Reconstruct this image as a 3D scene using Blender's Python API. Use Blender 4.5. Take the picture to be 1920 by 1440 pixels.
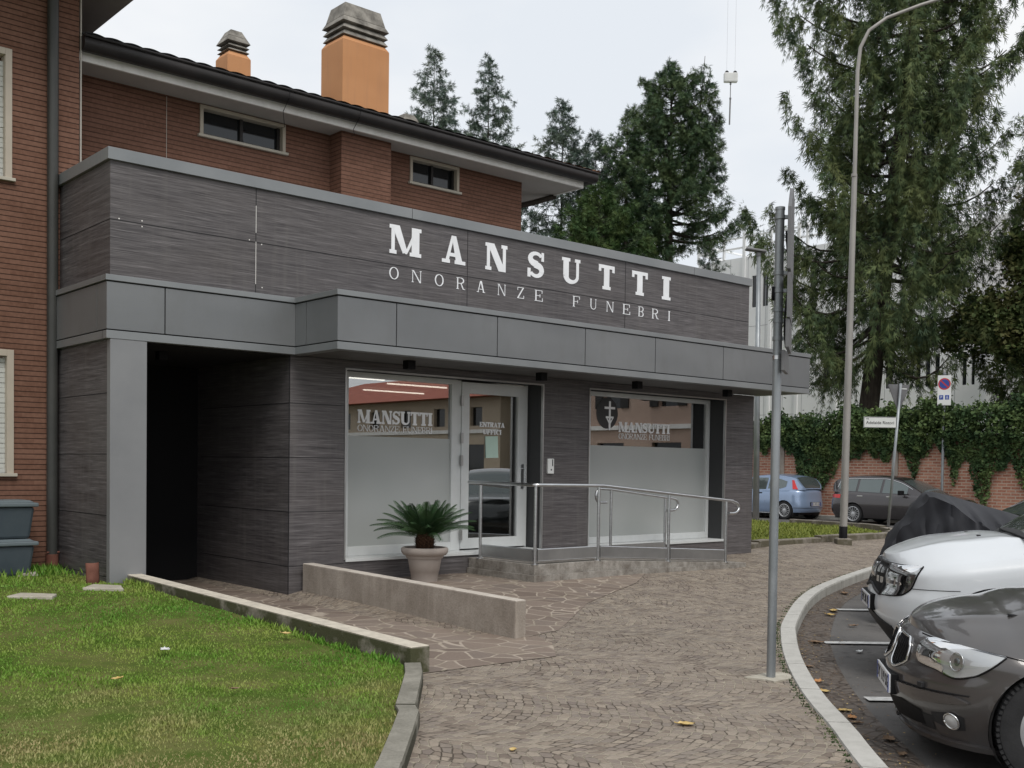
import bpy, bmesh, math, random
import numpy as np
from mathutils import Vector, Matrix, noise as mnoise
random.seed(7); np.random.seed(7)
S = bpy.context.scene
for o in list(bpy.data.objects): bpy.data.objects.remove(o)
COL = S.collection
rad = math.radians

# ------------------------------------------------------------------ camera
# world: X along the shop front, Y into the building, Z up
CF, YAW, PITCH, ROLL, V0 = 2015.08, .719413, -.0273545, .0134733, 929.577
fw = Vector((math.sin(YAW)*math.cos(PITCH), math.cos(YAW)*math.cos(PITCH), math.sin(PITCH)))
rt = Vector((math.cos(YAW), -math.sin(YAW), 0)); up = rt.cross(fw)
r2 = rt*math.cos(ROLL)+up*math.sin(ROLL); u2 = -rt*math.sin(ROLL)+up*math.cos(ROLL)
cd = bpy.data.cameras.new('camera'); cam = bpy.data.objects.new('camera', cd); COL.objects.link(cam)
cam.matrix_world = Matrix(((r2.x,u2.x,-fw.x,0),(r2.y,u2.y,-fw.y,0),(r2.z,u2.z,-fw.z,1.55),(0,0,0,1)))
cd.sensor_width = 36; cd.lens = CF/1920*36; cd.shift_y = (V0-720)/1920
cd.clip_start = .05; cd.clip_end = 2000
S.camera = cam
DR, DF = rt, Vector((math.sin(YAW), math.cos(YAW), 0))   # horizontal right and forward of the viewer

# ------------------------------------------------------------------ world, sun, exposure
SUN_EL, SUN_AZ = rad(52), rad(200)      # azimuth clockwise from +Y
W = bpy.data.worlds.new('World'); S.world = W; W.use_nodes = True
nt = W.node_tree; nt.nodes.clear()
def wn(t): return nt.nodes.new(t)
out = wn('ShaderNodeOutputWorld'); bg = wn('ShaderNodeBackground'); bg.inputs[1].default_value = .1
sky = wn('ShaderNodeTexSky'); sky.sky_type = 'NISHITA'; sky.sun_disc = False
sky.sun_elevation = SUN_EL; sky.sun_rotation = SUN_AZ; sky.air_density = 1.2; sky.dust_density = 2
tc = wn('ShaderNodeTexCoord'); mp = wn('ShaderNodeMapping'); mp.inputs['Scale'].default_value = (1.2,1.2,3.2)
nz = wn('ShaderNodeTexNoise'); nz.inputs['Scale'].default_value = 1.7; nz.inputs['Detail'].default_value = 5; nz.inputs['Roughness'].default_value = .5
cr = wn('ShaderNodeValToRGB'); e = cr.color_ramp.elements
e[0].position = .38; e[0].color = (.76,.80,.85,1); e[1].position = .62; e[1].color = (.925,.93,.935,1)
ml = wn('ShaderNodeVectorMath'); ml.operation = 'SCALE'; ml.inputs['Scale'].default_value = 9.7
mx = wn('ShaderNodeMix'); mx.data_type = 'RGBA'; mx.inputs[0].default_value = .95
L = nt.links.new
L(tc.outputs['Generated'], mp.inputs[0]); L(mp.outputs[0], nz.inputs['Vector']); L(nz.outputs['Fac'], cr.inputs[0])
L(cr.outputs[0], ml.inputs[0]); L(sky.outputs[0], mx.inputs[6]); L(ml.outputs[0], mx.inputs[7]); L(mx.outputs[2], bg.inputs[0]); L(bg.outputs[0], out.inputs[0])
sd = bpy.data.lights.new('sun', 'SUN'); sd.energy = 1.5; sd.angle = rad(24); sd.color = (1,.96,.9)
so = bpy.data.objects.new('sun', sd); COL.objects.link(so)
so.rotation_euler = Vector((-math.sin(SUN_AZ)*math.cos(SUN_EL), -math.cos(SUN_AZ)*math.cos(SUN_EL), -math.sin(SUN_EL))).to_track_quat('-Z','Y').to_euler()
S.view_settings.view_transform = 'Standard'; S.view_settings.look = 'None'; S.view_settings.exposure = .16; S.view_settings.gamma = 1
S.render.engine = 'CYCLES'; S.cycles.max_bounces = 8; S.cycles.transparent_max_bounces = 12

# ------------------------------------------------------------------ material helpers
class NT:
    def __init__(s, name, rough=.7, metal=0, spec=.5, coat=0):
        s.m = bpy.data.materials.new(name); s.m.use_nodes = True; s.t = s.m.node_tree
        s.p = s.t.nodes['Principled BSDF']; s.out = s.t.nodes['Material Output']
        s.set(s.p, Roughness=rough, Metallic=metal); s.p.inputs['Specular IOR Level'].default_value = spec
        s.p.inputs['Coat Weight'].default_value = coat; s.p.inputs['Coat Roughness'].default_value = .04
        s._c = None
    def set(s, n, **k):
        for a, v in k.items():
            i = n.inputs[a.replace('_',' ')]
            if isinstance(v, bpy.types.NodeSocket): s.t.links.new(v, i)
            else: i.default_value = v
    def n(s, typ, props=None, ins=None):
        n = s.t.nodes.new('ShaderNode'+typ)
        for a, v in (props or {}).items(): setattr(n, a, v)
        for a, v in (ins or {}).items():
            i = n.inputs[a]
            if isinstance(v, bpy.types.NodeSocket): s.t.links.new(v, i)
            else: i.default_value = v
        return n
    def co(s, scale=(1,1,1), rot=(0,0,0), loc=(0,0,0)):
        if s._c is None: s._c = s.n('TexCoord').outputs['Object']
        return s.n('Mapping', ins={'Vector': s._c, 'Scale': scale, 'Rotation': rot, 'Location': loc}).outputs[0]
    def noise(s, sc, detail=4, rough=.55, scale=(1,1,1), rot=(0,0,0), dist=0):
        return s.n('TexNoise', ins={'Vector': s.co(scale, rot), 'Scale': sc, 'Detail': detail, 'Roughness': rough, 'Distortion': dist}).outputs['Fac']
    def ramp(s, fac, *st, interp='LINEAR'):
        r = s.n('ValToRGB', ins={0: fac}); r.color_ramp.interpolation = interp
        el = r.color_ramp.elements
        while len(el) < len(st): el.new(.5)
        for q, (p, c) in zip(el, st):
            q.position = p; q.color = (*c, 1) if not isinstance(c, (int, float)) else (c, c, c, 1)
        return r.outputs[0]
    def mix(s, f, a, b, mode='MIX'):
        n = s.n('Mix', {'data_type': 'RGBA', 'blend_type': mode})
        for i, v in ((0, f), (6, a), (7, b)):
            if isinstance(v, bpy.types.NodeSocket): s.t.links.new(v, n.inputs[i])
            elif i == 0: n.inputs[0].default_value = v
            else: n.inputs[i].default_value = (*v, 1)
        return n.outputs[2]
    def math(s, op, a, b=0, c=0, clamp=False):
        n = s.n('Math', {'operation': op, 'use_clamp': clamp}, {0: a, 1: b, 2: c}); return n.outputs[0]
    def bump(s, h, strength=.3, dist=.02):
        b = s.n('Bump', ins={'Height': h, 'Strength': strength, 'Distance': dist}); s.set(s.p, Normal=b.outputs[0]); return s
    def col(s, c):
        s.set(s.p, Base_Color=c if isinstance(c, bpy.types.NodeSocket) else (*c, 1)); return s

def varied(name, c1, c2, sc=3, rough=.7, metal=0, spec=.4, bump=0, bsc=60, scale=(1,1,1), coat=0, lo=.3, hi=.7, detail=5):
    t = NT(name, rough, metal, spec, coat)
    t.col(t.ramp(t.noise(sc, detail, .6, scale), (lo, c1), (hi, c2)))
    if bump: t.bump(t.noise(bsc, 3, .6), bump, .01)
    return t.m
def flat(name, c, rough=.5, metal=0, spec=.5, coat=0):
    c2 = tuple(x*.86 for x in c)
    return varied(name, c2, c, 2.5, rough, metal, spec, coat=coat)
def glass(name, refl=.3, tint=(.75,.78,.78), rough=.0):
    t = NT(name); t.t.nodes.remove(t.p)
    tr = t.n('BsdfTransparent', ins={0: (*tint,1)}); gl = t.n('BsdfGlossy', ins={0: (.95,.96,.97,1), 'Roughness': rough})
    fr = t.n('LayerWeight', ins={'Blend': .25})
    f = t.math('MULTIPLY_ADD', fr.outputs['Fresnel'], .7, refl, clamp=True)
    mx = t.n('MixShader', ins={0: f}); t.t.links.new(tr.outputs[0], mx.inputs[1]); t.t.links.new(gl.outputs[0], mx.inputs[2])
    t.t.links.new(mx.outputs[0], t.out.inputs[0]); return t.m
def emis(name, c, st):
    t = NT(name); t.t.nodes.remove(t.p); e = t.n('Emission', ins={0: (*c,1), 1: st}); t.t.links.new(e.outputs[0], t.out.inputs[0]); return t.m

M = {}
# dark wood-look cladding, horizontal grain (front faces vary in X, side faces in Y)
def cladding():
    t = NT('grained_cladding', .52, 0, .35)
    a = t.noise(1, 4, .6, (1.0,1.0,44)); b = t.noise(1, 3, .65, (3.2,3.2,130)); c = t.noise(.9, 2, .5, (1,1,2.4))
    f = t.math('ADD', t.math('MULTIPLY', a, .42), t.math('MULTIPLY', b, .58))
    g = t.ramp(f, (.36,(.034,.031,.033)), (.47,(.092,.085,.088)), (.56,(.138,.128,.131)), (.66,(.235,.222,.225)))
    sp = t.n('SeparateXYZ', ins={0: t.co()}); cx = t.math('FLOOR', t.math('DIVIDE', t.math('SUBTRACT', sp.outputs[0], 5.78), 3.03)); cz = t.math('GREATER_THAN', sp.outputs[2], 4.015)
    wn_ = t.n('TexWhiteNoise', {'noise_dimensions': '2D'}, {'Vector': t.n('CombineXYZ', ins={0: cx, 1: cz}).outputs[0]}).outputs['Value']
    drip = t.ramp(t.noise(1, 4, .6, (9,9,.7)), (.52,0.), (.78,.35))
    g = t.mix(t.math('MULTIPLY', wn_, .22), g, (.05,.047,.05)); g = t.mix(drip, g, (.17,.16,.15))
    t.col(t.mix(t.ramp(c, (.35,0.), (.7,.30)), g, (.098,.086,.082)))
    t.bump(f, .12, .004); t.set(t.p, Roughness=t.ramp(f, (.4,.45), (.7,.62)))
    return t.m
M['clad'] = cladding()
t = NT('grey_metal_panel', 0.42, 0.25, .5); c = t.ramp(t.noise(.8,3,.5,(.7,.7,1.5)), (.3,(.155,.163,.170)), (.7,(.205,.213,.219)))
c = t.mix(t.ramp(t.noise(1,5,.65,(4,4,1.6)), (.50,0.), (.80,.30)), c, (.125,.125,.118)); t.col(t.mix(t.ramp(t.noise(38,3), (.60,0.), (.80,.25)), c, (.125,.125,.118))); M['panel'] = t.m
M['trim'] = varied('grey_metal_trim', (.205,.218,.226), (.262,.274,.280), 1.2, .4, .3, .5)
M['column'] = varied('light_grey_column', (.20,.205,.215), (.25,.255,.262), 1.0, .45, .2, .5)
M['joint'] = flat('dark_joint', (.012,.012,.014), .8)
M['black'] = flat('black_metal', (.007,.007,.008), .6, 0, .2)
M['soffit'] = varied('dark_soffit', (.085,.082,.082), (.115,.11,.108), 2, .6)
M['reveal'] = flat('dark_reveal', (.035,.036,.038), .5)
M['whiteframe'] = flat('pale_aluminium_frame', (.62,.64,.64), .4)
M['letter'] = flat('white_vinyl_letter', (.90,.91,.93), .5)
M['glass'] = glass('shop_glass', .34, (.62,.62,.60))
M['frost'] = NT('frosted_film', .42, 0, .35).m
t = NT('frosted_film', .38, 0, .5); t.col(t.ramp(t.noise(.8,2,.5), (.3,(.35,.37,.36)), (.7,(.42,.435,.428)))); M['frost'] = t.m
M['steel'] = varied('brushed_steel', (.52,.53,.54), (.66,.67,.68), 8, .28, 1, .5, scale=(1,1,6))
M['steelplate'] = varied('steel_kick_plate', (.34,.34,.34), (.46,.46,.455), 2, .36, .8, .5)
def brick(name, c1, c2, mort, sc=1, bw=.25, rh=.0575, ms=.006, hor=False):
    t = NT(name, .85, 0, .25)
    # horizontal coordinate = X+Y so that every wall direction reads as brickwork
    sep = t.n('SeparateXYZ', ins={0: t.co()}); h = t.math('ADD', sep.outputs[0], sep.outputs[1])
    v = t.n('CombineXYZ', ins={0: h, 1: sep.outputs[2]}).outputs[0]
    b = t.n('TexBrick', ins={'Vector': v, 'Color1': (*c1,1), 'Color2': (*c2,1), 'Mortar': (*mort,1), 'Scale': 1, 'Mortar Size': ms, 'Mortar Smooth': .15, 'Bias': 0., 'Brick Width': bw, 'Row Height': rh})
    n1 = t.noise(1.1, 4); n2 = t.noise(22, 3)
    base = b.outputs[0]; line = None
    if hor:      # thin bricks laid with almost closed head joints: only the bed joints read as lines
        fr = t.math('FRACT', t.math('DIVIDE', sep.outputs[2], rh)); line = t.ramp(fr, (0.,1.), (.12,1.), (.17,0.), (.93,0.), (1.,1.))
        b.inputs['Mortar Size'].default_value = .0012; b.inputs['Mortar'].default_value = (*[x*.75 for x in c1],1); base = t.mix(line, b.outputs[0], mort)
    c = t.mix(t.ramp(n1, (.35,0.), (.75,.45)), base, tuple(x*.62 for x in c1))
    c = t.mix(t.ramp(n2, (.4,0.), (.75,.35)), c, tuple(min(1,x*1.5) for x in c2))
    inv = t.math('SUBTRACT', 1, line if line is not None else b.outputs[1])
    if line is not None: c = t.mix(t.math('MULTIPLY', line, .8), c, mort)
    t.col(c); t.bump(inv, .6, .008); return t.m
M['brickA'] = brick('brown_brick', (.165,.082,.055), (.215,.114,.080), (.055,.028,.020), hor=True)
M['brickB'] = brick('brown_brick_shaded', (.158,.080,.054), (.20,.104,.073), (.08,.042,.03), hor=True)
M['brickC'] = brick('old_red_brick', (.30,.115,.075), (.46,.235,.16), (.50,.42,.34), bw=.28, rh=.095, ms=.016)
M['seam'] = flat('pale_seam', (.5,.47,.42), .8)
M['render'] = varied('white_soffit', (.40,.37,.34), (.48,.45,.42), 1.5, .8)
M['fascia'] = varied('white_fascia', (.74,.72,.69), (.86,.84,.81), 2, .6, scale=(3,3,1))
M['gutter'] = varied('dark_gutter', (.014,.012,.012), (.026,.022,.021), 3, .5, .1)
t = NT('roof_tile', .85, 0, .2); sep = t.n('SeparateXYZ', ins={0: t.co()})
gx = t.math('ADD', t.math('MULTIPLY', t.math('SUBTRACT', sep.outputs[0], 11.2), .9), t.math('MULTIPLY', t.noise(2.2,4), 1.2))
t.col(t.mix(t.ramp(gx, (.3,0.), (.9,1.)), t.ramp(t.noise(9,4), (.35,(.035,.032,.032)), (.7,(.085,.075,.068))), t.ramp(t.noise(7,3), (.35,(.26,.10,.05)), (.65,(.46,.22,.13)))))
M['tile'] = t.m
t = NT('orange_stucco', 0.85, 0, .5); c = t.ramp(t.noise(.8,3,.5,(.7,.7,1.5)), (.3,(.50,.235,.10)), (.7,(.62,.31,.145)))
c = t.mix(t.ramp(t.noise(1,5,.65,(11,11,.9)), (.50,0.), (.80,.40)), c, (.36,.19,.11)); t.col(t.mix(t.ramp(t.noise(38,3), (.60,0.), (.80,.25)), c, (.36,.19,.11))); M['stucco'] = t.m
t.bump(t.noise(90,3), .15, .01)
M['capconc'] = varied('weathered_concrete', (.11,.102,.09), (.34,.32,.285), 6, .9, bump=.5, bsc=40)
M['winframe'] = flat('cream_window_surround', (.50,.44,.36), .6)
M['stonesill'] = flat('stone_sill', (.52,.48,.40), .7)
M['darkglass'] = NT('dark_window_glass', .06, 0, .6).col((.012,.014,.016)).m
M['shutter'] = flat('white_roller_shutter', (.55,.56,.53), .5)
M['pipe'] = varied('grey_green_downpipe', (.040,.042,.040), (.06,.06,.056), 2, .5)
M['conc'] = None
def concrete(name, a, b, top=None, moss=None, sc=2.2):
    # top: paler colour mixed into upward-facing surfaces
    t = NT(name, .9, 0, .2); c = t.ramp(t.noise(sc, 6, .65), (.3,a), (.7,b))
    c = t.mix(t.ramp(t.noise(55,3), (.45,0.), (.8,.4)), c, tuple(x*.55 for x in a))
    c = t.mix(t.ramp(t.noise(1, 4, .6, (7,7,.9)), (.5,0.), (.75,.45)), c, tuple(min(1,x*1.35) for x in b))
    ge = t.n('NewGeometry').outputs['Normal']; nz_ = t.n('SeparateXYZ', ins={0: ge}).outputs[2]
    if moss is not None:
        side = t.math('SUBTRACT', 1, t.math('ABSOLUTE', nz_), clamp=True)
        c = t.mix(t.math('MULTIPLY', side, t.ramp(t.noise(3.5,5,.6), (.30,0.), (.5,.92))), c, moss)
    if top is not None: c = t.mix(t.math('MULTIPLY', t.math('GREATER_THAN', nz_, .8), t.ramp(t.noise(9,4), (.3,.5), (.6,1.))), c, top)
    t.col(c); t.bump(t.noise(48, 5, .65), .5, .012); return t.m
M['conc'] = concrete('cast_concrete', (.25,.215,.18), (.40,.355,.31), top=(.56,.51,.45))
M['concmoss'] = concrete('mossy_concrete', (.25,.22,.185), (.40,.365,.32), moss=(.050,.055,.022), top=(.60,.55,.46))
M['curbmoss'] = concrete('dirty_curb', (.17,.162,.135), (.30,.285,.245), moss=(.05,.05,.035))
M['plinth'] = concrete('cracked_render', (.15,.13,.11), (.36,.34,.31), sc=7)
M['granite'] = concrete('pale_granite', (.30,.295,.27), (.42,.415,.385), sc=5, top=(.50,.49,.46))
M['oldstone'] = concrete('old_stone', (.17,.15,.125), (.30,.27,.235), moss=(.10,.09,.06), sc=5)
# cobbles: arcs of small porphyry setts
def cobble(name, scale, pal, joint, light, rand=.55, arc=True, jw=.07, bump=.6):
    t = NT(name, .72, 0, .35); sep = t.n('SeparateXYZ', ins={0: t.co()}); x, y = sep.outputs[0], sep.outputs[1]
    # rotate 30 degrees
    xr = t.math('ADD', t.math('MULTIPLY', x, .87), t.math('MULTIPLY', y, .5)); yr = t.math('SUBTRACT', t.math('MULTIPLY', y, .87), t.math('MULTIPLY', x, .5))
    if arc:
        sx = t.math('ABSOLUTE', t.math('SINE', t.math('MULTIPLY', xr, 2.25))); yr = t.math('ADD', yr, t.math('MULTIPLY', sx, .22))
    v = t.n('CombineXYZ', ins={0: xr, 1: yr}).outputs[0]
    wob = t.n('TexNoise', ins={'Vector': v, 'Scale': 2.5, 'Detail': 2}).outputs['Color']
    vv = t.n('VectorMath', {'operation': 'MULTIPLY_ADD'}, {0: wob, 1: (.05,.05,0) if arc else (.12,.12,0), 2: v}).outputs[0]
    if arc: vv = t.n('VectorMath', {'operation': 'MULTIPLY'}, {0: vv, 1: (.80,1.08,1)}).outputs[0]
    vo = t.n('TexVoronoi', {'feature': 'F1'}, {'Vector': vv, 'Scale': scale, 'Randomness': rand}); ve = t.n('TexVoronoi', {'feature': 'DISTANCE_TO_EDGE'}, {'Vector': vv, 'Scale': scale, 'Randomness': rand})
    cs = t.n('SeparateXYZ', ins={0: vo.outputs['Color']})
    c = t.ramp(cs.outputs[0], *[(i/(len(pal)-1), p) for i, p in enumerate(pal)])
    c = t.mix(t.ramp(t.noise(40,3), (.4,0.), (.75,.35)), c, tuple(q*.6 for q in pal[0]))
    c = t.mix(t.ramp(t.noise(.55,4,.6), (.35,0.), (.68,.38)), c, tuple(q*1.25 for q in pal[-1]))
    j = t.ramp(ve.outputs['Distance'], (0,1.), (jw,1.), (jw*1.9,0.))
    jc = t.mix(t.ramp(t.noise(3.5,5,.75), (.44,0.), (.54,1.)), joint, light)
    t.col(t.mix(j, c, jc)); h = t.ramp(ve.outputs['Distance'], (0,0.), (jw*2.6,1.))
    h2 = t.math('ADD', h, t.math('MULTIPLY', cs.outputs[1], .5)); t.bump(h2, bump, .012)
    t.set(t.p, Roughness=t.ramp(cs.outputs[2], (0,.55), (1,.85))); return t.m
M['cobble'] = cobble('porphyry_setts', 14.5, [(.165,.130,.104),(.285,.235,.185),(.220,.186,.158),(.345,.290,.230),(.185,.150,.130)], (.085,.068,.052), (.36,.315,.245), rand=.42, jw=.045, bump=.6)
M['flags'] = cobble('polygonal_porphyry_flags', 3.7, [(.145,.110,.090),(.215,.168,.138),(.180,.145,.124),(.250,.200,.162)], (.31,.265,.205), (.40,.34,.28), rand=1, arc=False, jw=.020, bump=.25)
M['gutterstone'] = cobble('gutter_setts', 11, [(.095,.075,.062),(.135,.112,.095),(.11,.092,.08)], (.05,.038,.03), (.115,.09,.07))
t = NT('asphalt', .85, 0, .3); c = t.ramp(t.noise(1.3,6,.65), (.3,(.085,.082,.080)), (.7,(.145,.138,.132)))
c = t.mix(t.ramp(t.noise(180,2), (.5,0.), (.75,.6)), c, (.19,.18,.17)); c = t.mix(t.ramp(t.noise(5,5,.7), (.56,0.), (.7,.55)), c, (.035,.032,.030))
t.col(c); t.bump(t.noise(160,3), .4, .006); M['asphalt'] = t.m
M['paint'] = varied('worn_white_line', (.36,.36,.35), (.66,.66,.65), 14, .8)
t = NT('lawn_soil', .95, 0, .1); t.col(t.ramp(t.noise(3,5), (.35,(.06,.10,.015)), (.65,(.13,.13,.045)))); M['soil'] = t.m
t = NT('grass_blade', .6, 0, .25); n1 = t.noise(.95,4,.6); n2 = t.noise(30,2)
c = t.ramp(n1, (.36,(.075,.215,.018)), (.50,(.15,.25,.03)), (.62,(.33,.30,.10)))
sp_ = t.n('SeparateXYZ', ins={0: t.co()}); gy = t.math('ADD', t.math('MULTIPLY', t.math('SUBTRACT', 7.3, sp_.outputs[1]), .28), t.math('MULTIPLY', t.math('SUBTRACT', 2.6, sp_.outputs[0]), .16))
worn = t.ramp(t.math('ADD', gy, t.math('MULTIPLY', t.math('SUBTRACT', t.noise(1.6,5,.65), .5), 2.2)), (.15,0.), (.75,.85))
c = t.mix(worn, t.ramp(n1, (.36,(.09,.24,.025)), (.50,(.15,.27,.035)), (.64,(.25,.32,.065))), t.ramp(n2, (.38,(.25,.21,.085)), (.62,(.47,.37,.21))))
t.col(t.mix(t.ramp(n2, (.50,0.), (.78,.5)), c, (.34,.36,.12))); M['grass'] = t.m
t = NT('dry_grass_blade', .6, 0, .25); t.col(t.ramp(t.noise(25,3), (.35,(.12,.17,.025)), (.65,(.26,.27,.06)))); M['grass2'] = t.m
def leafmat(name, c1, c2, c3, sc=.9):
    t = NT(name, .65, 0, .2); a = t.noise(sc,4,.6); b = t.noise(14,2)
    d_ = t.noise(3.2,3,.6); c = t.ramp(a, (.33,c1), (.5,c2), (.68,c3)); c = t.mix(t.ramp(d_, (.48,0.), (.68,.7)), c, tuple(x*1.25 for x in c3)); t.col(t.mix(t.ramp(b, (.4,0.), (.75,.5)), c, c1)); return t.m
M['spruce'] = leafmat('spruce_needles', (0.034, 0.062, 0.036), (0.08, 0.118, 0.048), (0.145, 0.165, 0.062), .7)
M['fir'] = leafmat('fir_needles', (0.03, 0.06, 0.036), (0.062, 0.108, 0.048), (0.11, 0.145, 0.06), .7)
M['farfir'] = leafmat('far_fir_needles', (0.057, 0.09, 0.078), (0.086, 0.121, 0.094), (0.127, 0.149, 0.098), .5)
M['bushy'] = leafmat('bushy_green', (0.02, 0.05, 0.016), (0.045, 0.085, 0.024), (0.085, 0.115, 0.036), .8)
M['broad'] = leafmat('broad_leaves', (.030,.050,.018), (.062,.090,.028), (.125,.115,.045), .8)
M['ivy'] = leafmat('ivy_leaves', (0.024, 0.051, 0.024), (0.061, 0.108, 0.041), (0.135, 0.182, 0.061), 1.3)
M['cycad'] = leafmat('cycad_leaves', (.016,.040,.018), (.032,.074,.028), (.06,.108,.042), 4)
M['bark'] = varied('bark', (.030,.024,.020), (.075,.062,.05), 9, .95, scale=(1,1,.25), bump=.6, bsc=20)
M['cycadtrunk'] = varied('cycad_trunk', (.03,.014,.008), (.10,.05,.025), 30, .95, bump=.8, bsc=60)
M['pot'] = varied('taupe_pot', (.33,.285,.255), (.40,.35,.315), 3, .65)
M['soilpot'] = flat('potting_soil', (.03,.022,.016), .95)
M['galv'] = varied('galvanised_steel', (.23,.25,.265), (.35,.37,.385), 5, .45, .55, .5, scale=(1,1,.5))
M['galvrust'] = varied('weathered_pole', (.26,.25,.235), (.38,.365,.34), 2.5, .6, .3, .4, scale=(1,1,.4))
M['signback'] = varied('sign_back_grey', (.13,.13,.135), (.20,.20,.205), 3, .5, .4)
M['signwhite'] = flat('sign_white', (.72,.73,.72), .5)
M['blue'] = flat('sign_blue', (.02,.06,.32), .4); M['red'] = flat('sign_red', (.50,.03,.025), .4); M['blacktext'] = flat('black_text', (.02,.02,.025), .6)
M['whitewall'] = varied('white_panel_wall', (.80,.81,.82), (.86,.865,.87), .5, .6, scale=(1,1,.3))
M['seamgrey'] = flat('panel_seam', (.42,.43,.45), .7)
M['tyre'] = varied('tyre_rubber', (.014,.014,.015), (.026,.026,.027), 9, .8, bump=.2)
M['rim'] = flat('silver_rim', (.55,.56,.57), .3, .7)
M['chrome'] = flat('chrome', (.80,.81,.82), .12, 1)
M['plastic'] = varied('black_plastic', (.014,.014,.015), (.028,.028,.03), 6, .6)
M['cglass'] = NT('car_glass', .04, .55, .9).col((.13,.155,.155)).m
M['lens'] = glass('headlamp_lens', .10, (.93,.94,.95), .02)
M['lampback'] = flat('lamp_reflector', (.62,.63,.63), .35, .35)
M['redlens'] = NT('red_lens', .15, 0, .6).col((.55,.02,.02)).m
M['orange'] = NT('orange_lens', .2, 0, .6).col((.85,.18,.03)).m
M['plate'] = flat('licence_plate_white', (.66,.67,.69), .5)
def paint(name, c, rough=.3, metal=.5, dirt=None):
    t = NT(name, rough, metal, .5, coat=.8)
    base = t.ramp(t.noise(1.5,3), (.3,tuple(x*.92 for x in c)), (.7,c))
    if dirt:
        f = t.ramp(t.noise(14,4,.6,(1,1.8,1)), (.58,0.), (.66,.7)); base = t.mix(f, base, dirt)
        t.set(t.p, Roughness=t.math('MULTIPLY_ADD', f, .35, rough))
    t.col(base); return t.m
M['bmwpaint'] = paint('dark_bronze_grey_paint', (.082,.076,.075), .3, .35)
M['bmwhood'] = paint('dark_bronze_grey_bonnet', (.090,.085,.084), .3, .35)
M['white'] = paint('white_car_paint', (.66,.69,.72), .35, 0)
M['punto'] = paint('pale_blue_paint', (.27,.36,.52), .3, .35)
M['tipo'] = paint('dark_brown_grey_paint', (.060,.055,.058), .25, .5)
M['darkcar'] = paint('black_green_paint', (.02,.025,.025), .2, .4)
M['cover'] = varied('black_cloth_cover', (.011,.012,.016), (.022,.023,.029), 3, .6, spec=.4)
M['bin'] = varied('blue_grey_plastic', (.045,.062,.078), (.075,.095,.11), 2, .55)
M['binlid'] = varied('pale_grey_plastic', (.11,.14,.155), (.15,.18,.195), 2, .55)
M['terracotta'] = varied('terracotta', (.13,.05,.035), (.20,.085,.06), 8, .85)
M['slab'] = varied('pale_stone_slab', (.36,.33,.27), (.50,.47,.40), 8, .85)
M['cream'] = varied('cream_render', (.44,.36,.27), (.52,.43,.33), .6, .85); M['pink'] = varied('pink_beige_render', (.42,.30,.24), (.50,.37,.30), .6, .85)
M['redroof'] = varied('red_roof', (.26,.07,.045), (.36,.11,.07), 3, .85)
M['leafy'] = varied('yellow_dry_leaf', (.42,.26,.06), (.62,.48,.22), 30, .75); M['leafo'] = varied('orange_dry_leaf', (.38,.13,.03), (.50,.30,.14), 30, .75); M['leafb'] = varied('brown_dry_leaf', (.12,.07,.04), (.28,.19,.12), 30, .8)
M['interior'] = flat('interior_wall', (.16,.14,.12), .8); M['intfloor'] = flat('interior_floor', (.06,.055,.05), .5)
M['tube'] = emis('lit_ceiling_tube', (1,.95,.85), 3.2)
M['paper'] = flat('green_paper', (.55,.72,.63), .8)
M['tunnelshade'] = flat('tunnel_shade', (.004,.004,.005), .95)  # darkness of the passage put into the colour
M['reddark'] = flat('red_awning', (.62,.07,.03), .6)

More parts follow.
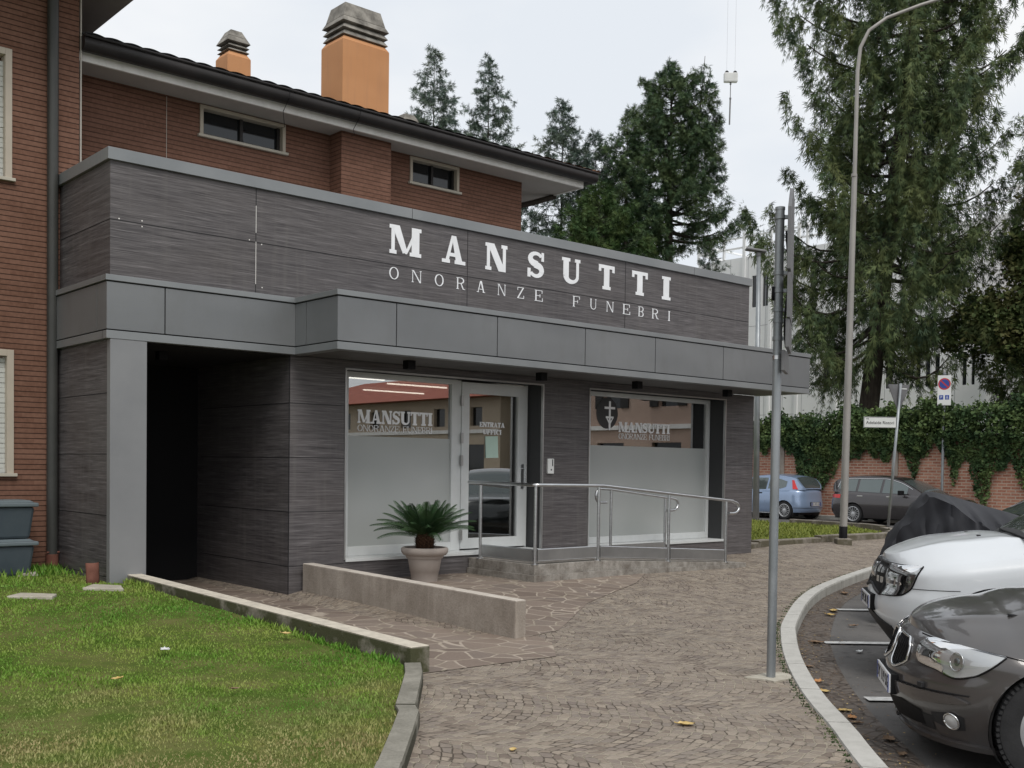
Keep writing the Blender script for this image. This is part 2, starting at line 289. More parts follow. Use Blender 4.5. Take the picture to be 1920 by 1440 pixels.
# ------------------------------------------------------------------ object helpers
WM = {}    # world matrix of every object built, for parenting
def tag(o, label=None, cat=None, group=None, kind=None):
    if label: o['label'] = label
    if cat: o['category'] = cat
    if group: o['group'] = group
    if kind: o['kind'] = kind
    return o
def thing(name, label, cat, loc=(0,0,0), rz=0, group=None):
    o = bpy.data.objects.new(name, None); COL.objects.link(o); o.empty_display_size = .2
    o.location = loc; o.rotation_euler = (0,0,rz); WM[o.name] = Matrix.Translation(Vector(loc)) @ Matrix.Rotation(rz,4,'Z')
    return tag(o, label, cat, group)
class MB:
    def __init__(s): s.v = []; s.f = []; s.mi = []
    def add(s, vs, fs, mi=0):
        b = len(s.v); s.v += [tuple(v) for v in vs]; s.f += [tuple(b+i for i in f) for f in fs]; s.mi += [mi]*len(fs); return s
    def box(s, x0, x1, y0, y1, z0, z1, mi=0):
        return s.add([(x0,y0,z0),(x1,y0,z0),(x1,y1,z0),(x0,y1,z0),(x0,y0,z1),(x1,y0,z1),(x1,y1,z1),(x0,y1,z1)],
                     [(0,3,2,1),(4,5,6,7),(0,1,5,4),(1,2,6,5),(2,3,7,6),(3,0,4,7)], mi)
    def obox(s, c, ax, ay, az, mi=0):      # oriented box: centre and three half-vectors
        c = Vector(c); ax, ay, az = Vector(ax), Vector(ay), Vector(az)
        vs = [c+a*ax+b*ay+d*az for d in (-1,1) for a,b in ((-1,-1),(1,-1),(1,1),(-1,1))]
        return s.add(vs, [(0,3,2,1),(4,5,6,7),(0,1,5,4),(1,2,6,5),(2,3,7,6),(3,0,4,7)], mi)
    def frustum(s, x0,x1,y0,y1,z0,z1, t, mi=0):   # top inset by t
        return s.add([(x0,y0,z0),(x1,y0,z0),(x1,y1,z0),(x0,y1,z0),(x0+t,y0+t,z1),(x1-t,y0+t,z1),(x1-t,y1-t,z1),(x0+t,y1-t,z1)],
                     [(0,3,2,1),(4,5,6,7),(0,1,5,4),(1,2,6,5),(2,3,7,6),(3,0,4,7)], mi)
    def prism(s, poly, z0, z1, mi=0):      # horizontal polygon (ccw) extruded
        n = len(poly); vs = [(x,y,z0) for x,y in poly]+[(x,y,z1) for x,y in poly]
        return s.add(vs, [tuple(range(n-1,-1,-1)), tuple(range(n,2*n))]+[(i,(i+1)%n,n+(i+1)%n,n+i) for i in range(n)], mi)
    def tube(s, pts, r, n=10, mi=0, cap=True):
        pts = [Vector(p) for p in pts]; rr = r if isinstance(r,(list,tuple)) else [r]*len(pts)
        base = len(s.v); prev = None
        for i, p in enumerate(pts):
            d = (pts[min(i+1,len(pts)-1)]-pts[max(i-1,0)]).normalized()
            if prev is None: a = d.cross(Vector((0,0,1))); a = Vector((1,0,0)) if a.length<1e-3 else a.normalized()
            else: a = (prev-d*prev.dot(d)).normalized()
            prev = a; b = d.cross(a)
            for k in range(n):
                th = 2*math.pi*k/n; s.v.append(tuple(p+(a*math.cos(th)+b*math.sin(th))*rr[i]))
        for i in range(len(pts)-1):
            for k in range(n):
                s.f.append((base+i*n+k, base+i*n+(k+1)%n, base+(i+1)*n+(k+1)%n, base+(i+1)*n+k)); s.mi.append(mi)
        if cap:
            s.f.append(tuple(base+k for k in range(n-1,-1,-1))); s.mi.append(mi)
            s.f.append(tuple(base+(len(pts)-1)*n+k for k in range(n))); s.mi.append(mi)
        return s
    def lathe(s, prof, c=(0,0,0), n=32, axis='z', mi=0, closed=False):
        base = len(s.v); m = len(prof)
        for k in range(n):
            th = 2*math.pi*k/n; cs, sn = math.cos(th), math.sin(th)
            for r, h in prof:
                if axis == 'z': s.v.append((c[0]+r*cs, c[1]+r*sn, c[2]+h))
                else: s.v.append((c[0]+r*cs, c[1]+h, c[2]+r*sn))
        for k in range(n):
            k2 = (k+1)%n
            for j in range(m-1 if not closed else m):
                j2 = (j+1)%m
                q = (base+k*m+j, base+k2*m+j, base+k2*m+j2, base+k*m+j2); s.f.append(q if axis=='z' else q[::-1]); s.mi.append(mi)
        return s
    def grid(s, P, mi=0, mif=None, flip=False):   # P[i][j]
        n, m = len(P), len(P[0]); base = len(s.v)
        for row in P: s.v += [tuple(p) for p in row]
        for i in range(n-1):
            for j in range(m-1):
                q = (base+i*m+j, base+(i+1)*m+j, base+(i+1)*m+j+1, base+i*m+j+1); s.f.append(q[::-1] if flip else q)
                s.mi.append(mif(i,j) if mif else mi)
        return s
    def build(s, name, mats, parent=None, smooth=False, sharp=None, bevel=0, local=False):
        me = bpy.data.meshes.new(name); me.from_pydata(s.v, [], s.f)
        for m in (mats if isinstance(mats,(list,tuple)) else [mats]): me.materials.append(m)
        me.polygons.foreach_set('material_index', s.mi)
        if smooth: me.polygons.foreach_set('use_smooth', [True]*len(s.f))
        me.update()
        if smooth and sharp: me.set_sharp_from_angle(angle=rad(sharp))
        o = bpy.data.objects.new(name, me); COL.objects.link(o)
        if parent is not None: attach(o, parent, local)
        else: WM[o.name] = Matrix.Identity(4)
        if bevel:
            b = o.modifiers.new('bevel','BEVEL'); b.width = bevel; b.segments = 2; b.limit_method = 'ANGLE'; b.angle_limit = rad(40); b.use_clamp_overlap = True
        return o
def attach(o, parent, local=False):
    o.parent = parent
    if local: WM[o.name] = WM[parent.name].copy()
    else: o.matrix_parent_inverse = WM[parent.name].inverted(); WM[o.name] = Matrix.Identity(4)
def npmesh(name, V, F, mats, parent=None, mi=None, k=4, smooth=False):
    me = bpy.data.meshes.new(name); V = np.asarray(V,np.float32); F = np.asarray(F,np.int32)
    me.vertices.add(len(V)); me.vertices.foreach_set('co', V.ravel()); me.loops.add(F.size); me.loops.foreach_set('vertex_index', F.ravel())
    me.polygons.add(len(F)); me.polygons.foreach_set('loop_start', np.arange(0,F.size,k,dtype=np.int32)); me.polygons.foreach_set('loop_total', np.full(len(F),k,np.int32))
    for m in (mats if isinstance(mats,(list,tuple)) else [mats]): me.materials.append(m)
    if mi is not None: me.polygons.foreach_set('material_index', np.asarray(mi,np.int32))
    if smooth: me.polygons.foreach_set('use_smooth', np.ones(len(F),bool))
    me.update(calc_edges=True); me.validate()
    o = bpy.data.objects.new(name, me); COL.objects.link(o)
    if parent is not None: attach(o, parent)
    else: WM[o.name] = Matrix.Identity(4)
    return o
def struct(o): o['kind'] = 'structure'; return o
def smooth01(t): t = max(0,min(1,t)); return t*t*(3-2*t)

# ------------------------------------------------------------------ ground, road, pavement
ROAD = -.12
b = MB(); b.add([(-400,-400,-.16),(600,-400,-.16),(600,600,-.16),(-400,600,-.16)], [(0,1,2,3)]); struct(b.build('ground', M['soil']))
b = MB(); b.add([(-30,-40,ROAD),(33.2,-40,ROAD),(33.2,90,ROAD),(-30,90,ROAD)], [(0,1,2,3)]); struct(b.build('road', M['asphalt']))
kerb_pts = [(-6,-8.6),(-2.2,-4.3),(1.2,-.75),(3.2,1.2),(5.02,2.95),(5.68,3.55),(6.29,4.13),(6.98,4.72),(7.69,5.28),(8.49,5.86),(9.32,6.41),(11.17,7.46),(12.89,8.23),(15.8,9.21),(18.5,9.9),(21.5,10.3),(23.8,10.9),(25.2,12.4),(25.6,14.5),(25.3,20),(25.2,40)]
def catmull(P, n=8):
    P = [Vector((*p,0)) if len(p)==2 else Vector(p) for p in P]; out = []
    for i in range(len(P)-1):
        a = P[max(i-1,0)]; b_ = P[i]; c = P[i+1]; d = P[min(i+2,len(P)-1)]
        for k in range(n):
            t = k/n; out.append(.5*((2*b_)+(c-a)*t+(2*a-5*b_+4*c-d)*t*t+(3*b_-a-3*c+d)*t**3))
    out.append(P[-1]); return out
KC = catmull(kerb_pts, 10)
def offs(C, d):
    out = []
    for i, p in enumerate(C):
        q = (C[min(i+1,len(C)-1)]-C[max(i-1,0)]).normalized(); out.append(p+Vector((q.y,-q.x,0))*d)
    return out
def gz(x, y):
    s = smooth01((y-6.9)/3.3) if x > 6.55 else 0
    f = smooth01((x-6.35)/.35)
    if s*f <= 0: return 0
    d = math.sqrt(min((p.x-x)**2+(p.y-y)**2 for p in KC))
    return .14*s*f*smooth01(d/1.9)
def sheet(name, poly, zf, mat, cell=.5, parent=None):
    bm = bmesh.new(); vs = [bm.verts.new((x,y,0)) for x,y in poly]; bm.faces.new(vs)
    xs = [p[0] for p in poly]; ys = [p[1] for p in poly]
    for a0, a1, nrm, ax in ((min(xs),max(xs),(1,0,0),0),(min(ys),max(ys),(0,1,0),1)):
        q = math.ceil(a0/cell)*cell
        while q < a1:
            co = [0,0,0]; co[ax] = q
            bmesh.ops.bisect_plane(bm, geom=bm.verts[:]+bm.edges[:]+bm.faces[:], plane_co=co, plane_no=nrm, dist=1e-5); q += cell
    for v in bm.verts: v.co.z = zf(v.co.x, v.co.y)
    bmesh.ops.recalc_face_normals(bm, faces=bm.faces)
    if sum(f.normal.z for f in bm.faces) < 0: bmesh.ops.reverse_faces(bm, faces=bm.faces)
    me = bpy.data.meshes.new(name); bm.to_mesh(me); bm.free(); me.materials.append(mat)
    o = bpy.data.objects.new(name, me); COL.objects.link(o); WM[o.name] = Matrix.Identity(4)
    if parent: attach(o, parent)
    return o
pv = [(p.x,p.y) for p in KC]+[(-12,40),(-12,-9)]
struct(sheet('pavement', pv, gz, M['cobble'], .55))
# polygonal flags on the walkway and the terrace
struct(sheet('walkway', [(4.4,13.4),(4.3,10.9),(4.75,6.4),(6.05,6.33),(6.5,6.86),(6.62,7.2),(6.36,7.2),(6.36,10.95),(6.2,11.2),(6.2,13.4)], lambda x,y: gz(x,y)+.005, M['flags'], .4))
struct(sheet('terrace', [(6.5,7.2),(7.0,7.3),(8.39,8.3),(10.07,9.1),(11.0,9.75),(8.7,9.75),(8.7,11.2),(6.5,11.2)], lambda x,y: gz(x,y)+.005, M['flags'], .3))
# kerb stones
def kerb(name, C, w, ztop, zbot, L_, mat, h=None, jit=.0):
    b = MB(); acc = 0; i = 0; O = offs(C, w)
    zt = ztop if callable(ztop) else (lambda x,y: ztop)
    start = 0; d = [0]
    for k in range(1,len(C)): d.append(d[-1]+(C[k]-C[k-1]).length)
    tot = d[-1]
    def at(A, s):
        s = max(0,min(tot,s)); k = max(0,min(len(C)-2, int(np.searchsorted(d, s))-1)); q = (s-d[k])/max(1e-6,d[k+1]-d[k]); return A[k].lerp(A[k+1], q)
    s = 0
    while s < tot:
        e_ = min(tot, s+L_*(1+random.uniform(-jit,jit))); n = 4; dz = random.uniform(-jit,jit)*.05
        secs = []
        for k in range(n+1):
            q = s+.006+(e_-s-.012)*k/n; a = at(C,q); c = at(O,q); z = zt(a.x,a.y)+dz
            a2 = a.lerp(c,.04); c2 = c.lerp(a,.06)
            secs.append([(a.x,a.y,zbot),(a.x,a.y,z-.012),(a2.x,a2.y,z),(c2.x,c2.y,z),(c.x,c.y,z-.018),(c.x,c.y,zbot)])
        base = len(b.v)
        for sec in secs: b.v += sec
        for k in range(n):
            for j in range(5): b.f.append((base+k*6+j, base+(k+1)*6+j, base+(k+1)*6+j+1, base+k*6+j+1)); b.mi.append(0)
        b.f.append(tuple(base+j for j in range(6))); b.f.append(tuple(base+n*6+j for j in range(5,-1,-1))); b.mi += [0,0]
        s = e_
    return b.build(name, mat)
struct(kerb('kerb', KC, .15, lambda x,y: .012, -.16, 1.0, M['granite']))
G1 = offs(KC,.151); G2 = offs(KC,.47)
b = MB(); b.grid([[(*p.xy, ROAD+.012),(*q.xy, ROAD+.004)] for p,q in zip(G1,G2)], flip=True); struct(b.build('gutter_strip', M['gutterstone']))
# stall lines
for k,(p0,ln) in enumerate((((11.37,7.05),4.3),((9.08,5.77),4.3),((7.08,4.14),4.3),((5.2,2.2),4.3),((13.9,8.1),4.3))):
    a = Vector((*p0,0)); d = DR*ln; w = DF*.065
    b = MB(); b.add([(*(a-w).xy,ROAD+.016),(*(a+d-w).xy,ROAD+.016),(*(a+d+w).xy,ROAD+.016),(*(a+w).xy,ROAD+.016)], [(0,1,2,3)]); struct(b.build('parking_line', M['paint']))

# left lawn: rises gently towards the brick wall
def lz(x, y): return .065+.245*smooth01((y-5.8)/5.6)+.012*mnoise.noise(Vector((x*1.5,y*1.5,0)))
lawnP = [(-12,-3.2),(-3.4,-3.2),(3.1,4.5),(4.5,6.2),(4.66,6.6),(4.5,8.2),(4.38,9.5),(4.22,10.9),(4.15,10.95),(4.15,13.1),(-12,13.1)]
struct(sheet('lawn', lawnP, lz, M['soil'], .5))
lawn2P = [(15.0,11.6),(17.0,12.1),(19.3,12.15),(21.2,12.25),(22.6,12.9),(23.6,14.2),(24.0,16.5),(24.2,30),(15.0,30)]
struct(sheet('lawn_verge', lawn2P, lambda x,y: .16, M['soil'], .8))
def inpoly(X, Y, P):
    r = np.zeros(len(X),bool); n = len(P)
    for i in range(n):
        x1,y1 = P[i]; x2,y2 = P[(i+1)%n]
        c = ((y1>Y)!=(y2>Y)) & (X < (x2-x1)*(Y-y1)/(y2-y1+1e-12)+x1); r ^= c
    return r
def grass(name, P, n, box, zf, hh, mat, label, near=0, wid=.0045):
    rng = np.random.default_rng(3); X = rng.uniform(box[0],box[1],n*3); Y = rng.uniform(box[2],box[3],n*3)
    k = inpoly(X,Y,P); X, Y = X[k], Y[k]
    if near:
        d = np.hypot(X,Y); k = rng.random(len(X)) < np.clip(near/d,0,1)**1.3; X, Y = X[k], Y[k]
    X, Y = X[:n], Y[:n]; m = len(X); Z = np.array([zf(x,y) for x,y in zip(X,Y)])-.005
    a = rng.uniform(0,2*np.pi,m); h = rng.uniform(hh[0],hh[1],m)*(.75+.5*np.sin(X*2.1+1.3*np.sin(Y*1.7))**2); ln = rng.uniform(.1,.8,m)*h; la = rng.uniform(0,2*np.pi,m)
    d = np.hypot(X,Y); w = wid*(1+d/7)
    V = np.zeros((m,3,3)); V[:,0] = np.c_[X-np.cos(a)*w,Y-np.sin(a)*w,Z]; V[:,1] = np.c_[X+np.cos(a)*w,Y+np.sin(a)*w,Z]; V[:,2] = np.c_[X+np.cos(la)*ln,Y+np.sin(la)*ln,Z+h]
    o = npmesh(name, V.reshape(-1,3), np.arange(m*3).reshape(-1,3), mat, k=3); tag(o, label, 'grass', kind='stuff'); return o
grass('grass', lawnP, 270000, (-3,4.7,2.6,12.6), lz, (.009,.026), M['grass'], 'short green lawn grass with yellowing patches left of the paving', near=5, wid=.0032)
grass('verge_grass', lawn2P, 26000, (15,24.2,11.6,22), lambda x,y: .16, (.03,.08), M['grass2'], 'pale green strip of grass beyond the shop by the lamp post')
# lawn border stones
bc = [Vector((-4.2,-4.0,0)),Vector((3.03,4.3,0)),Vector((3.76,5.2,0)),Vector((4.5,6.12,0)),Vector((4.66,6.36,0))]
o = kerb('lawn_border', catmull([(p.x-.07,p.y+.06) for p in bc],6), .13, lambda x,y: .105, -.05, 1.9, M['curbmoss'], jit=.25); struct(o)
# old stone edging of the verge
o = kerb('verge_border', catmull([(15.0,11.48),(17.0,11.98),(19.3,12.02),(21.2,12.1),(22.6,12.75),(23.75,14.1),(24.2,16.5)],6), .17, lambda x,y: .25, .05, .9, M['oldstone'], jit=.4); struct(o)
# concrete repair patch round the sign pole
pts = [(6.7+.17*math.cos(a)*(1+.35*math.sin(3*a+1)), 4.7+.17*math.sin(a)*(1+.3*math.cos(2*a))) for a in np.linspace(0,2*math.pi,22)[:-1]]
b = MB(); b.prism(pts, -.01, .012); struct(b.build('mortar_patch', M['slab']))

# ------------------------------------------------------------------ low walls
def wedge(b, x0a,x1a,ya,x0b,x1b,yb,zb,zta,ztb):
    b.add([(x0a,ya,zb),(x1a,ya,zb),(x1b,yb,zb),(x0b,yb,zb),(x0a,ya,zta),(x1a,ya,zta),(x1b,yb,ztb),(x0b,yb,ztb)],
          [(0,3,2,1),(4,5,6,7),(0,1,5,4),(1,2,6,5),(2,3,7,6),(3,0,4,7)]); return b
b = MB(); wedge(b, 4.655,4.83,6.42, 4.30,4.46,10.93, -.05,.205,.385)
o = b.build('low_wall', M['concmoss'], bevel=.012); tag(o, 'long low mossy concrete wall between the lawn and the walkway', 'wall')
b = MB(); wedge(b, 6.37,6.50,7.2, 6.37,6.52,10.94, -.05,.345,.395)
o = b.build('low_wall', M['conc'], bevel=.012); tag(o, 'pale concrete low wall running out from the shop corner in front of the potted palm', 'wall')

# ------------------------------------------------------------------ lettering
def strip(P, Wd):      # stroke of varying width as a strip of quads
    P = [Vector((*p,0)) for p in P]; Ls = []; n = len(P)
    for i in range(n):
        d = (P[min(i+1,n-1)]-P[max(i-1,0)]).normalized(); nrm = Vector((-d.y,d.x,0)); w = (Wd[i] if isinstance(Wd,(list,tuple)) else Wd)/2
        Ls.append(((P[i]+nrm*w).xy, (P[i]-nrm*w).xy))
    return [[Ls[i][1],Ls[i+1][1],Ls[i+1][0],Ls[i][0]] for i in range(n-1)]
def arc(cx, cy, rx, ry, a0, a1, n=14): return [(cx+rx*math.cos(rad(a0+(a1-a0)*k/n)), cy+ry*math.sin(rad(a0+(a1-a0)*k/n))) for k in range(n+1)]
def R_(x0,y0,x1,y1): return [(x0,y0),(x1,y0),(x1,y1),(x0,y1)]
def glyph(c, t, h, s):
    """slab-serif capital; unit height; t thick stem, h thin stroke, s serif half extra. returns (width, polygons)"""
    def stem(x, y0=0, y1=1, tw=t, top=True, bot=True):
        q = [R_(x-tw/2,y0,x+tw/2,y1)]
        if top: q.append(R_(x-tw/2-s,y1-h,x+tw/2+s,y1))
        if bot: q.append(R_(x-tw/2-s,y0,x+tw/2+s,y0+h))
        return q
    if c == 'I': w = t+2*s; return w, stem(w/2)
    if c == 'T':
        w = .80; q = [R_(0,1-h*1.1,w,1), R_(0,1-h*1.1-.13,h*.9,1-h*.5), R_(w-h*.9,1-h*1.1-.13,w,1-h*.5)]; return w, q+stem(w/2, top=False)
    if c == 'M':
        w = 1.12; a = h*.9; q = []
        q += [R_(s*.9,0,s*.9+a,1), R_(0,0,2*s*.9+a,h), R_(0,1-h,s*1.4,1), R_(w-s-t,0,w-s,1), R_(w-2*s-t,0,w,h), R_(w-s*1.2,1-h,w,1)]
        q += [[(s*.9,1),(s*.9+t*1.05,1),(w/2+t*.25,.12),(w/2-t*.35,.05)], [(w/2-t*.1,.05),(w/2+t*.2,.05),(w-s,1),(w-s-a*1.1,1)]]
        return w, q
    if c == 'N':
        w = .92; a = h*.95
        return w, [R_(s*.9,0,s*.9+a,1),R_(0,0,2*s*.9+a,h),R_(0,1-h,s*.95,1),R_(w-s*.9-a,0,w-s*.9,1),R_(w-2*s*.9-a,1-h,w,1),[(s*.9,1),(s*.9+t*1.1,1),(w-s*.9,0),(w-s*.9-t*1.1,0)]]
    if c == 'A':
        w = .96; return w, [[(.12,0),(.12+h,0),(w/2+.01,1),(w/2-.09,1)],[(w-.10-t,0),(w-.10,0),(w/2+.09,1),(w/2-.09,1)],R_(.25,.25,w-.3,.25+h),R_(0,0,.12+h+s,h),R_(w-.10-t-s,0,w,h)]
    if c == 'U':
        w = .92; x0 = s+t/2; x1 = w-s-h*.5; q = [R_(x0-t/2,.3,x0+t/2,1),R_(0,1-h,2*s+t,1),R_(x1-h*.5,.3,x1+h*.5,1),R_(x1-h*.5-s,1-h,w,1)]
        A = arc((x0+x1)/2,.30,(x1-x0)/2,.30-h*.55,180,360,14); return w, q+strip(A,[t+(h-t)*min(1,k/9) for k in range(15)])
    if c in 'OQ':
        w = .88; A = arc(w/2,.5,w/2-t*.55,.5-h*.55,90,450,30)
        return w, strip(A,[h+(t-h)*abs(math.sin(2*math.pi*k/30)) for k in range(31)])
    if c == 'C':
        w = .84; A = arc(w/2+.03,.5,w/2-t*.5,.5-h*.55,55,312,24)
        return w, strip(A,[h+(t-h)*max(0,-math.cos(rad(55+257*k/24))) for k in range(25)])+[R_(w-h*.9,.66,w,1)]
    if c == 'S':
        w = .70; top = arc(w/2,.735,w/2-t*.42,.265-h*.5,25,270,14); bot = arc(w/2,.275,w/2-t*.42,.275-h*.5,90,-155,14)
        P = top+bot; n = len(P)-1; ws = [h+(t-h)*math.exp(-((k/n-.5)/.22)**2) for k in range(n+1)]
        return w, strip(P,ws)+[R_(w-h*.95,.66,w-.02,1),R_(.0,0,h*.95,.34)]
    if c in 'EF':
        w = .78; x0 = s+t/2; q = stem(x0,top=False,bot=(c=='F'))+[R_(0,1-h,w,1),R_(w-h*.9,.72,w,1-h*.5),R_(x0,.5-h*.45,w*.72,.5+h*.45),R_(w*.72-h*.8,.36,w*.72,.64)]
        if c == 'E': q += [R_(0,0,w+.04,h),R_(w+.04-h*.9,h*.5,w+.04,.30)]
        return w, q
    if c == 'Z':
        w = .74; return w, [R_(.02,1-h,w-.02,1),R_(0,0,w,h),[(0,h*.6),(t*1.1,h*.6),(w-.02,1-h*.6),(w-.02-t*1.1,1-h*.6)],R_(.02,.72,.02+h*.9,1-h*.4),R_(w-h*.9,h*.4,w,.28)]
    if c in 'RB':
        w = .90 if c=='R' else .82; x0 = s+t/2; q = stem(x0)
        q += [R_(x0,1-h,.45,1),R_(x0,.5-h*.5,.47,.5+h*.5)]
        A = arc(.45,.75,w-.62+.02,.25-h*.5,90,-90,12); q += strip(A,[h+(t-h)*math.cos(rad(90-15*k)) for k in range(13)])
        if c == 'R': q += [[(.42,.5),(.42+t*1.0,.5),(w-.10,0),(w-.12-t*1.05,0)],R_(w-.12-t,0,w+.02,h)]
        else: q += [R_(x0,0,.45,h)]+strip(arc(.45,.25,w-.58,.25-h*.5,90,-90,12),[h+(t-h)*math.cos(rad(90-15*k)) for k in range(13)])
        return w, q
    return .4, []
def letters(b, c, x0, x1, z0, z1, y, bold=True, th=.006):
    t, h, s = (.27,.13,.07) if bold else (.105,.05,.07)
    w, polys = glyph(c, t, h, s); sx = (x1-x0)/w; sz = z1-z0
    for k, p in enumerate(polys):
        p = [(x0+q[0]*sx, z0+q[1]*sz) for q in p]; yy = y-th-.00025*(k%7)
        ar = sum(p[i][0]*p[(i+1)%len(p)][1]-p[(i+1)%len(p)][0]*p[i][1] for i in range(len(p)))
        if ar < 0: p = p[::-1]
        n = len(p); vs = [(a,yy,z) for a,z in p]+[(a,y,z) for a,z in p]
        b.add(vs, [tuple(range(n))]+[(i,n+i,n+(i+1)%n,(i+1)%n) for i in range(n)])
def word(b, txt, xs, xe, z0, z1, y, bold=True, gap=.08, th=.003):
    t, h, s = (.27,.13,.07) if bold else (.105,.05,.07)
    ws = [glyph(c,t,h,s)[0] for c in txt]; tot = sum(ws)+gap*(len(txt)-1); k = (xe-xs)/tot; x = xs
    for c, w in zip(txt, ws):
        if c != ' ': letters(b, c, x, x+w*k, z0, z1, y, bold, th)
        x += (w+gap)*k
def texto(txt, size, name, mat, loc, ex, ey, parent, local=False, th=.001):
    cu = bpy.data.curves.new('t','FONT'); cu.body = txt; cu.size = size; cu.extrude = th; cu.align_x = 'CENTER'; cu.align_y = 'CENTER'; cu.resolution_u = 3
    to = bpy.data.objects.new('t', cu); COL.objects.link(to); dg = bpy.context.evaluated_depsgraph_get()
    me = bpy.data.meshes.new_from_object(to.evaluated_get(dg)); bpy.data.objects.remove(to)
    ex = Vector(ex).normalized(); ey = Vector(ey).normalized(); ez = ex.cross(ey); loc = Vector(loc)
    for v in me.vertices: v.co = loc+ex*v.co.x+ey*v.co.y+ez*v.co.z
    me.materials.clear(); me.materials.append(mat); o = bpy.data.objects.new(name, me); COL.objects.link(o); attach(o, parent, local); return o

# ------------------------------------------------------------------ wall with openings (XZ plane facing -Y)
def wallXZ(b, x0, x1, z0, z1, y, holes, depth, mi=0, ri=0):
    xs = sorted({x0,x1,*[h[0] for h in holes],*[h[1] for h in holes]}); zs = sorted({z0,z1,*[h[2] for h in holes],*[h[3] for h in holes]})
    for i in range(len(xs)-1):
        for j in range(len(zs)-1):
            cx, cz = (xs[i]+xs[i+1])/2, (zs[j]+zs[j+1])/2
            if any(h[0]<cx<h[1] and h[2]<cz<h[3] for h in holes): continue
            b.add([(xs[i],y,zs[j]),(xs[i+1],y,zs[j]),(xs[i+1],y,zs[j+1]),(xs[i],y,zs[j+1])], [(0,1,2,3)], mi)
    for (a,c,e_,f) in holes:
        Y = y+depth
        b.add([(a,y,e_),(a,Y,e_),(a,Y,f),(a,y,f)], [(0,1,2,3)], ri); b.add([(c,y,e_),(c,y,f),(c,Y,f),(c,Y,e_)], [(0,1,2,3)], ri)
        b.add([(a,y,f),(a,Y,f),(c,Y,f),(c,y,f)], [(0,1,2,3)], ri); b.add([(a,y,e_),(c,y,e_),(c,Y,e_),(a,Y,e_)], [(0,1,2,3)], ri)
    return b

# ------------------------------------------------------------------ the shop
shop = thing('shop_building', 'low flat-roofed grey funeral shop with slatted dark cladding and projecting metal canopy', 'building', (9.6,11,0))
YF = 11.0; OL = (6.97,10.19,.40,2.70); OR = (11.10,14.27,.39,2.70)
b = MB(); wallXZ(b, 6.22,15.04,-.02,2.79,YF,[OL,OR],.34,0,1)
b.add([(15.04,YF,-.02),(15.04,17,-.02),(15.04,17,2.79),(15.04,YF,2.79)],[(0,1,2,3)])
b.add([(6.22,YF,-.02),(6.22,YF,2.79),(6.22,13.4,2.79),(6.22,13.4,-.02)],[(0,1,2,3)])
wall = b.build('wall', [M['clad'],M['reveal']], shop)
b = MB(); b.add([(4.128,10.991,0),(4.128,10.991,2.79),(4.128,12.5,2.79),(4.128,12.5,0)],[(0,1,2,3)]); b.build('side_wall', M['clad'], shop)
# tunnel lining; near-black colour stands in for the deep shade inside
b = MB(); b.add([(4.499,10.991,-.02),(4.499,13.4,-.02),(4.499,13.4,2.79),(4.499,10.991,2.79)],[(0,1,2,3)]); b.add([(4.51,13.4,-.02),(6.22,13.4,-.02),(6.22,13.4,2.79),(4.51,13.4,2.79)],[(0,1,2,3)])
b.add([(4.2,11.0,2.785),(6.22,11.0,2.785),(6.22,13.4,2.785),(4.2,13.4,2.785)],[(0,1,2,3)]); b.build('passage_lining', M['tunnelshade'], shop)
b = MB(); b.box(4.118,4.50,10.902,10.99,.05,2.791); b.build('column', M['column'], shop, bevel=.004)
# parapet
b = MB(); b.box(4.15,14.85,YF,YF+.15,3.36,4.61); b.box(4.15,4.30,YF+.151,12.5,3.36,4.61); b.box(14.70,14.85,YF+.151,17,3.36,4.61); b.build('parapet', M['clad'], shop)
b = MB(); b.box(4.30,14.70,YF+.15,13.05,3.5,4.3); b.box(11.6,14.70,13.051,17,3.5,4.3); b.box(4.30,15.0,11.4,13.04,2.80,3.49); b.box(6.3,15.03,13.5,17,2.8,3.49); b.build('flat_roof', M['trim'], shop)
b = MB(); 
for x0,x1 in ((4.115,7.895),(7.902,13.37),(13.377,14.885)): b.box(x0,x1,YF-.035,YF+.17,4.612,4.735)
b.box(4.115,4.32,YF+.1705,12.52,4.612,4.735); b.box(14.68,14.885,YF+.1705,17,4.612,4.735); b.build('parapet_coping', M['trim'], shop, bevel=.003)
b = MB()
for z in (4.015,): b.box(4.148,14.852,YF-.0018,YF+.1,z-.004,z+.004); b.box(4.1482,4.2,YF+.05,12.45,z-.004,z+.004)
for x in (8.81,11.82): b.box(x-.004,x+.004,YF-.0022,YF+.1,3.4,4.61)
b.box(5.776,5.784,YF-.002,YF+.1,3.4,4.61)
for z in (.36,.99,1.62,2.245):
    b.box(6.2185,6.965,YF-.0018,YF+.1,z-.004,z+.004); b.box(6.2182,6.25,YF+.03,13.3,z-.004,z+.004); b.box(4.1265,4.2,11.0,12.45,z-.004,z+.004)
b.box(10.2,11.09,YF-.0018,YF+.1,2.10,2.106); b.box(14.28,15.042,YF-.0018,YF+.1,1.62,1.626); b.box(14.28,15.042,YF-.0018,YF+.1,2.245,2.251)
b.box(6.2165,6.224,YF-.003,YF+.006,.0,2.79); b.build('panel_joint', M['joint'], shop)
b = MB(); b.box(5.777,5.783,YF-.0035,YF-.001,3.55,4.02); b.box(5.777,5.783,YF-.0035,YF-.001,4.12,4.42)
for x,z in ((4.24,4.03),(4.48,4.045),(4.48,3.985),(5.70,4.03),(5.85,4.0),(5.86,3.52)): b.box(x-.006,x+.006,YF-.004,YF-.001,z-.006,z+.006)
b.build('chipped_edge', M['fascia'], shop)
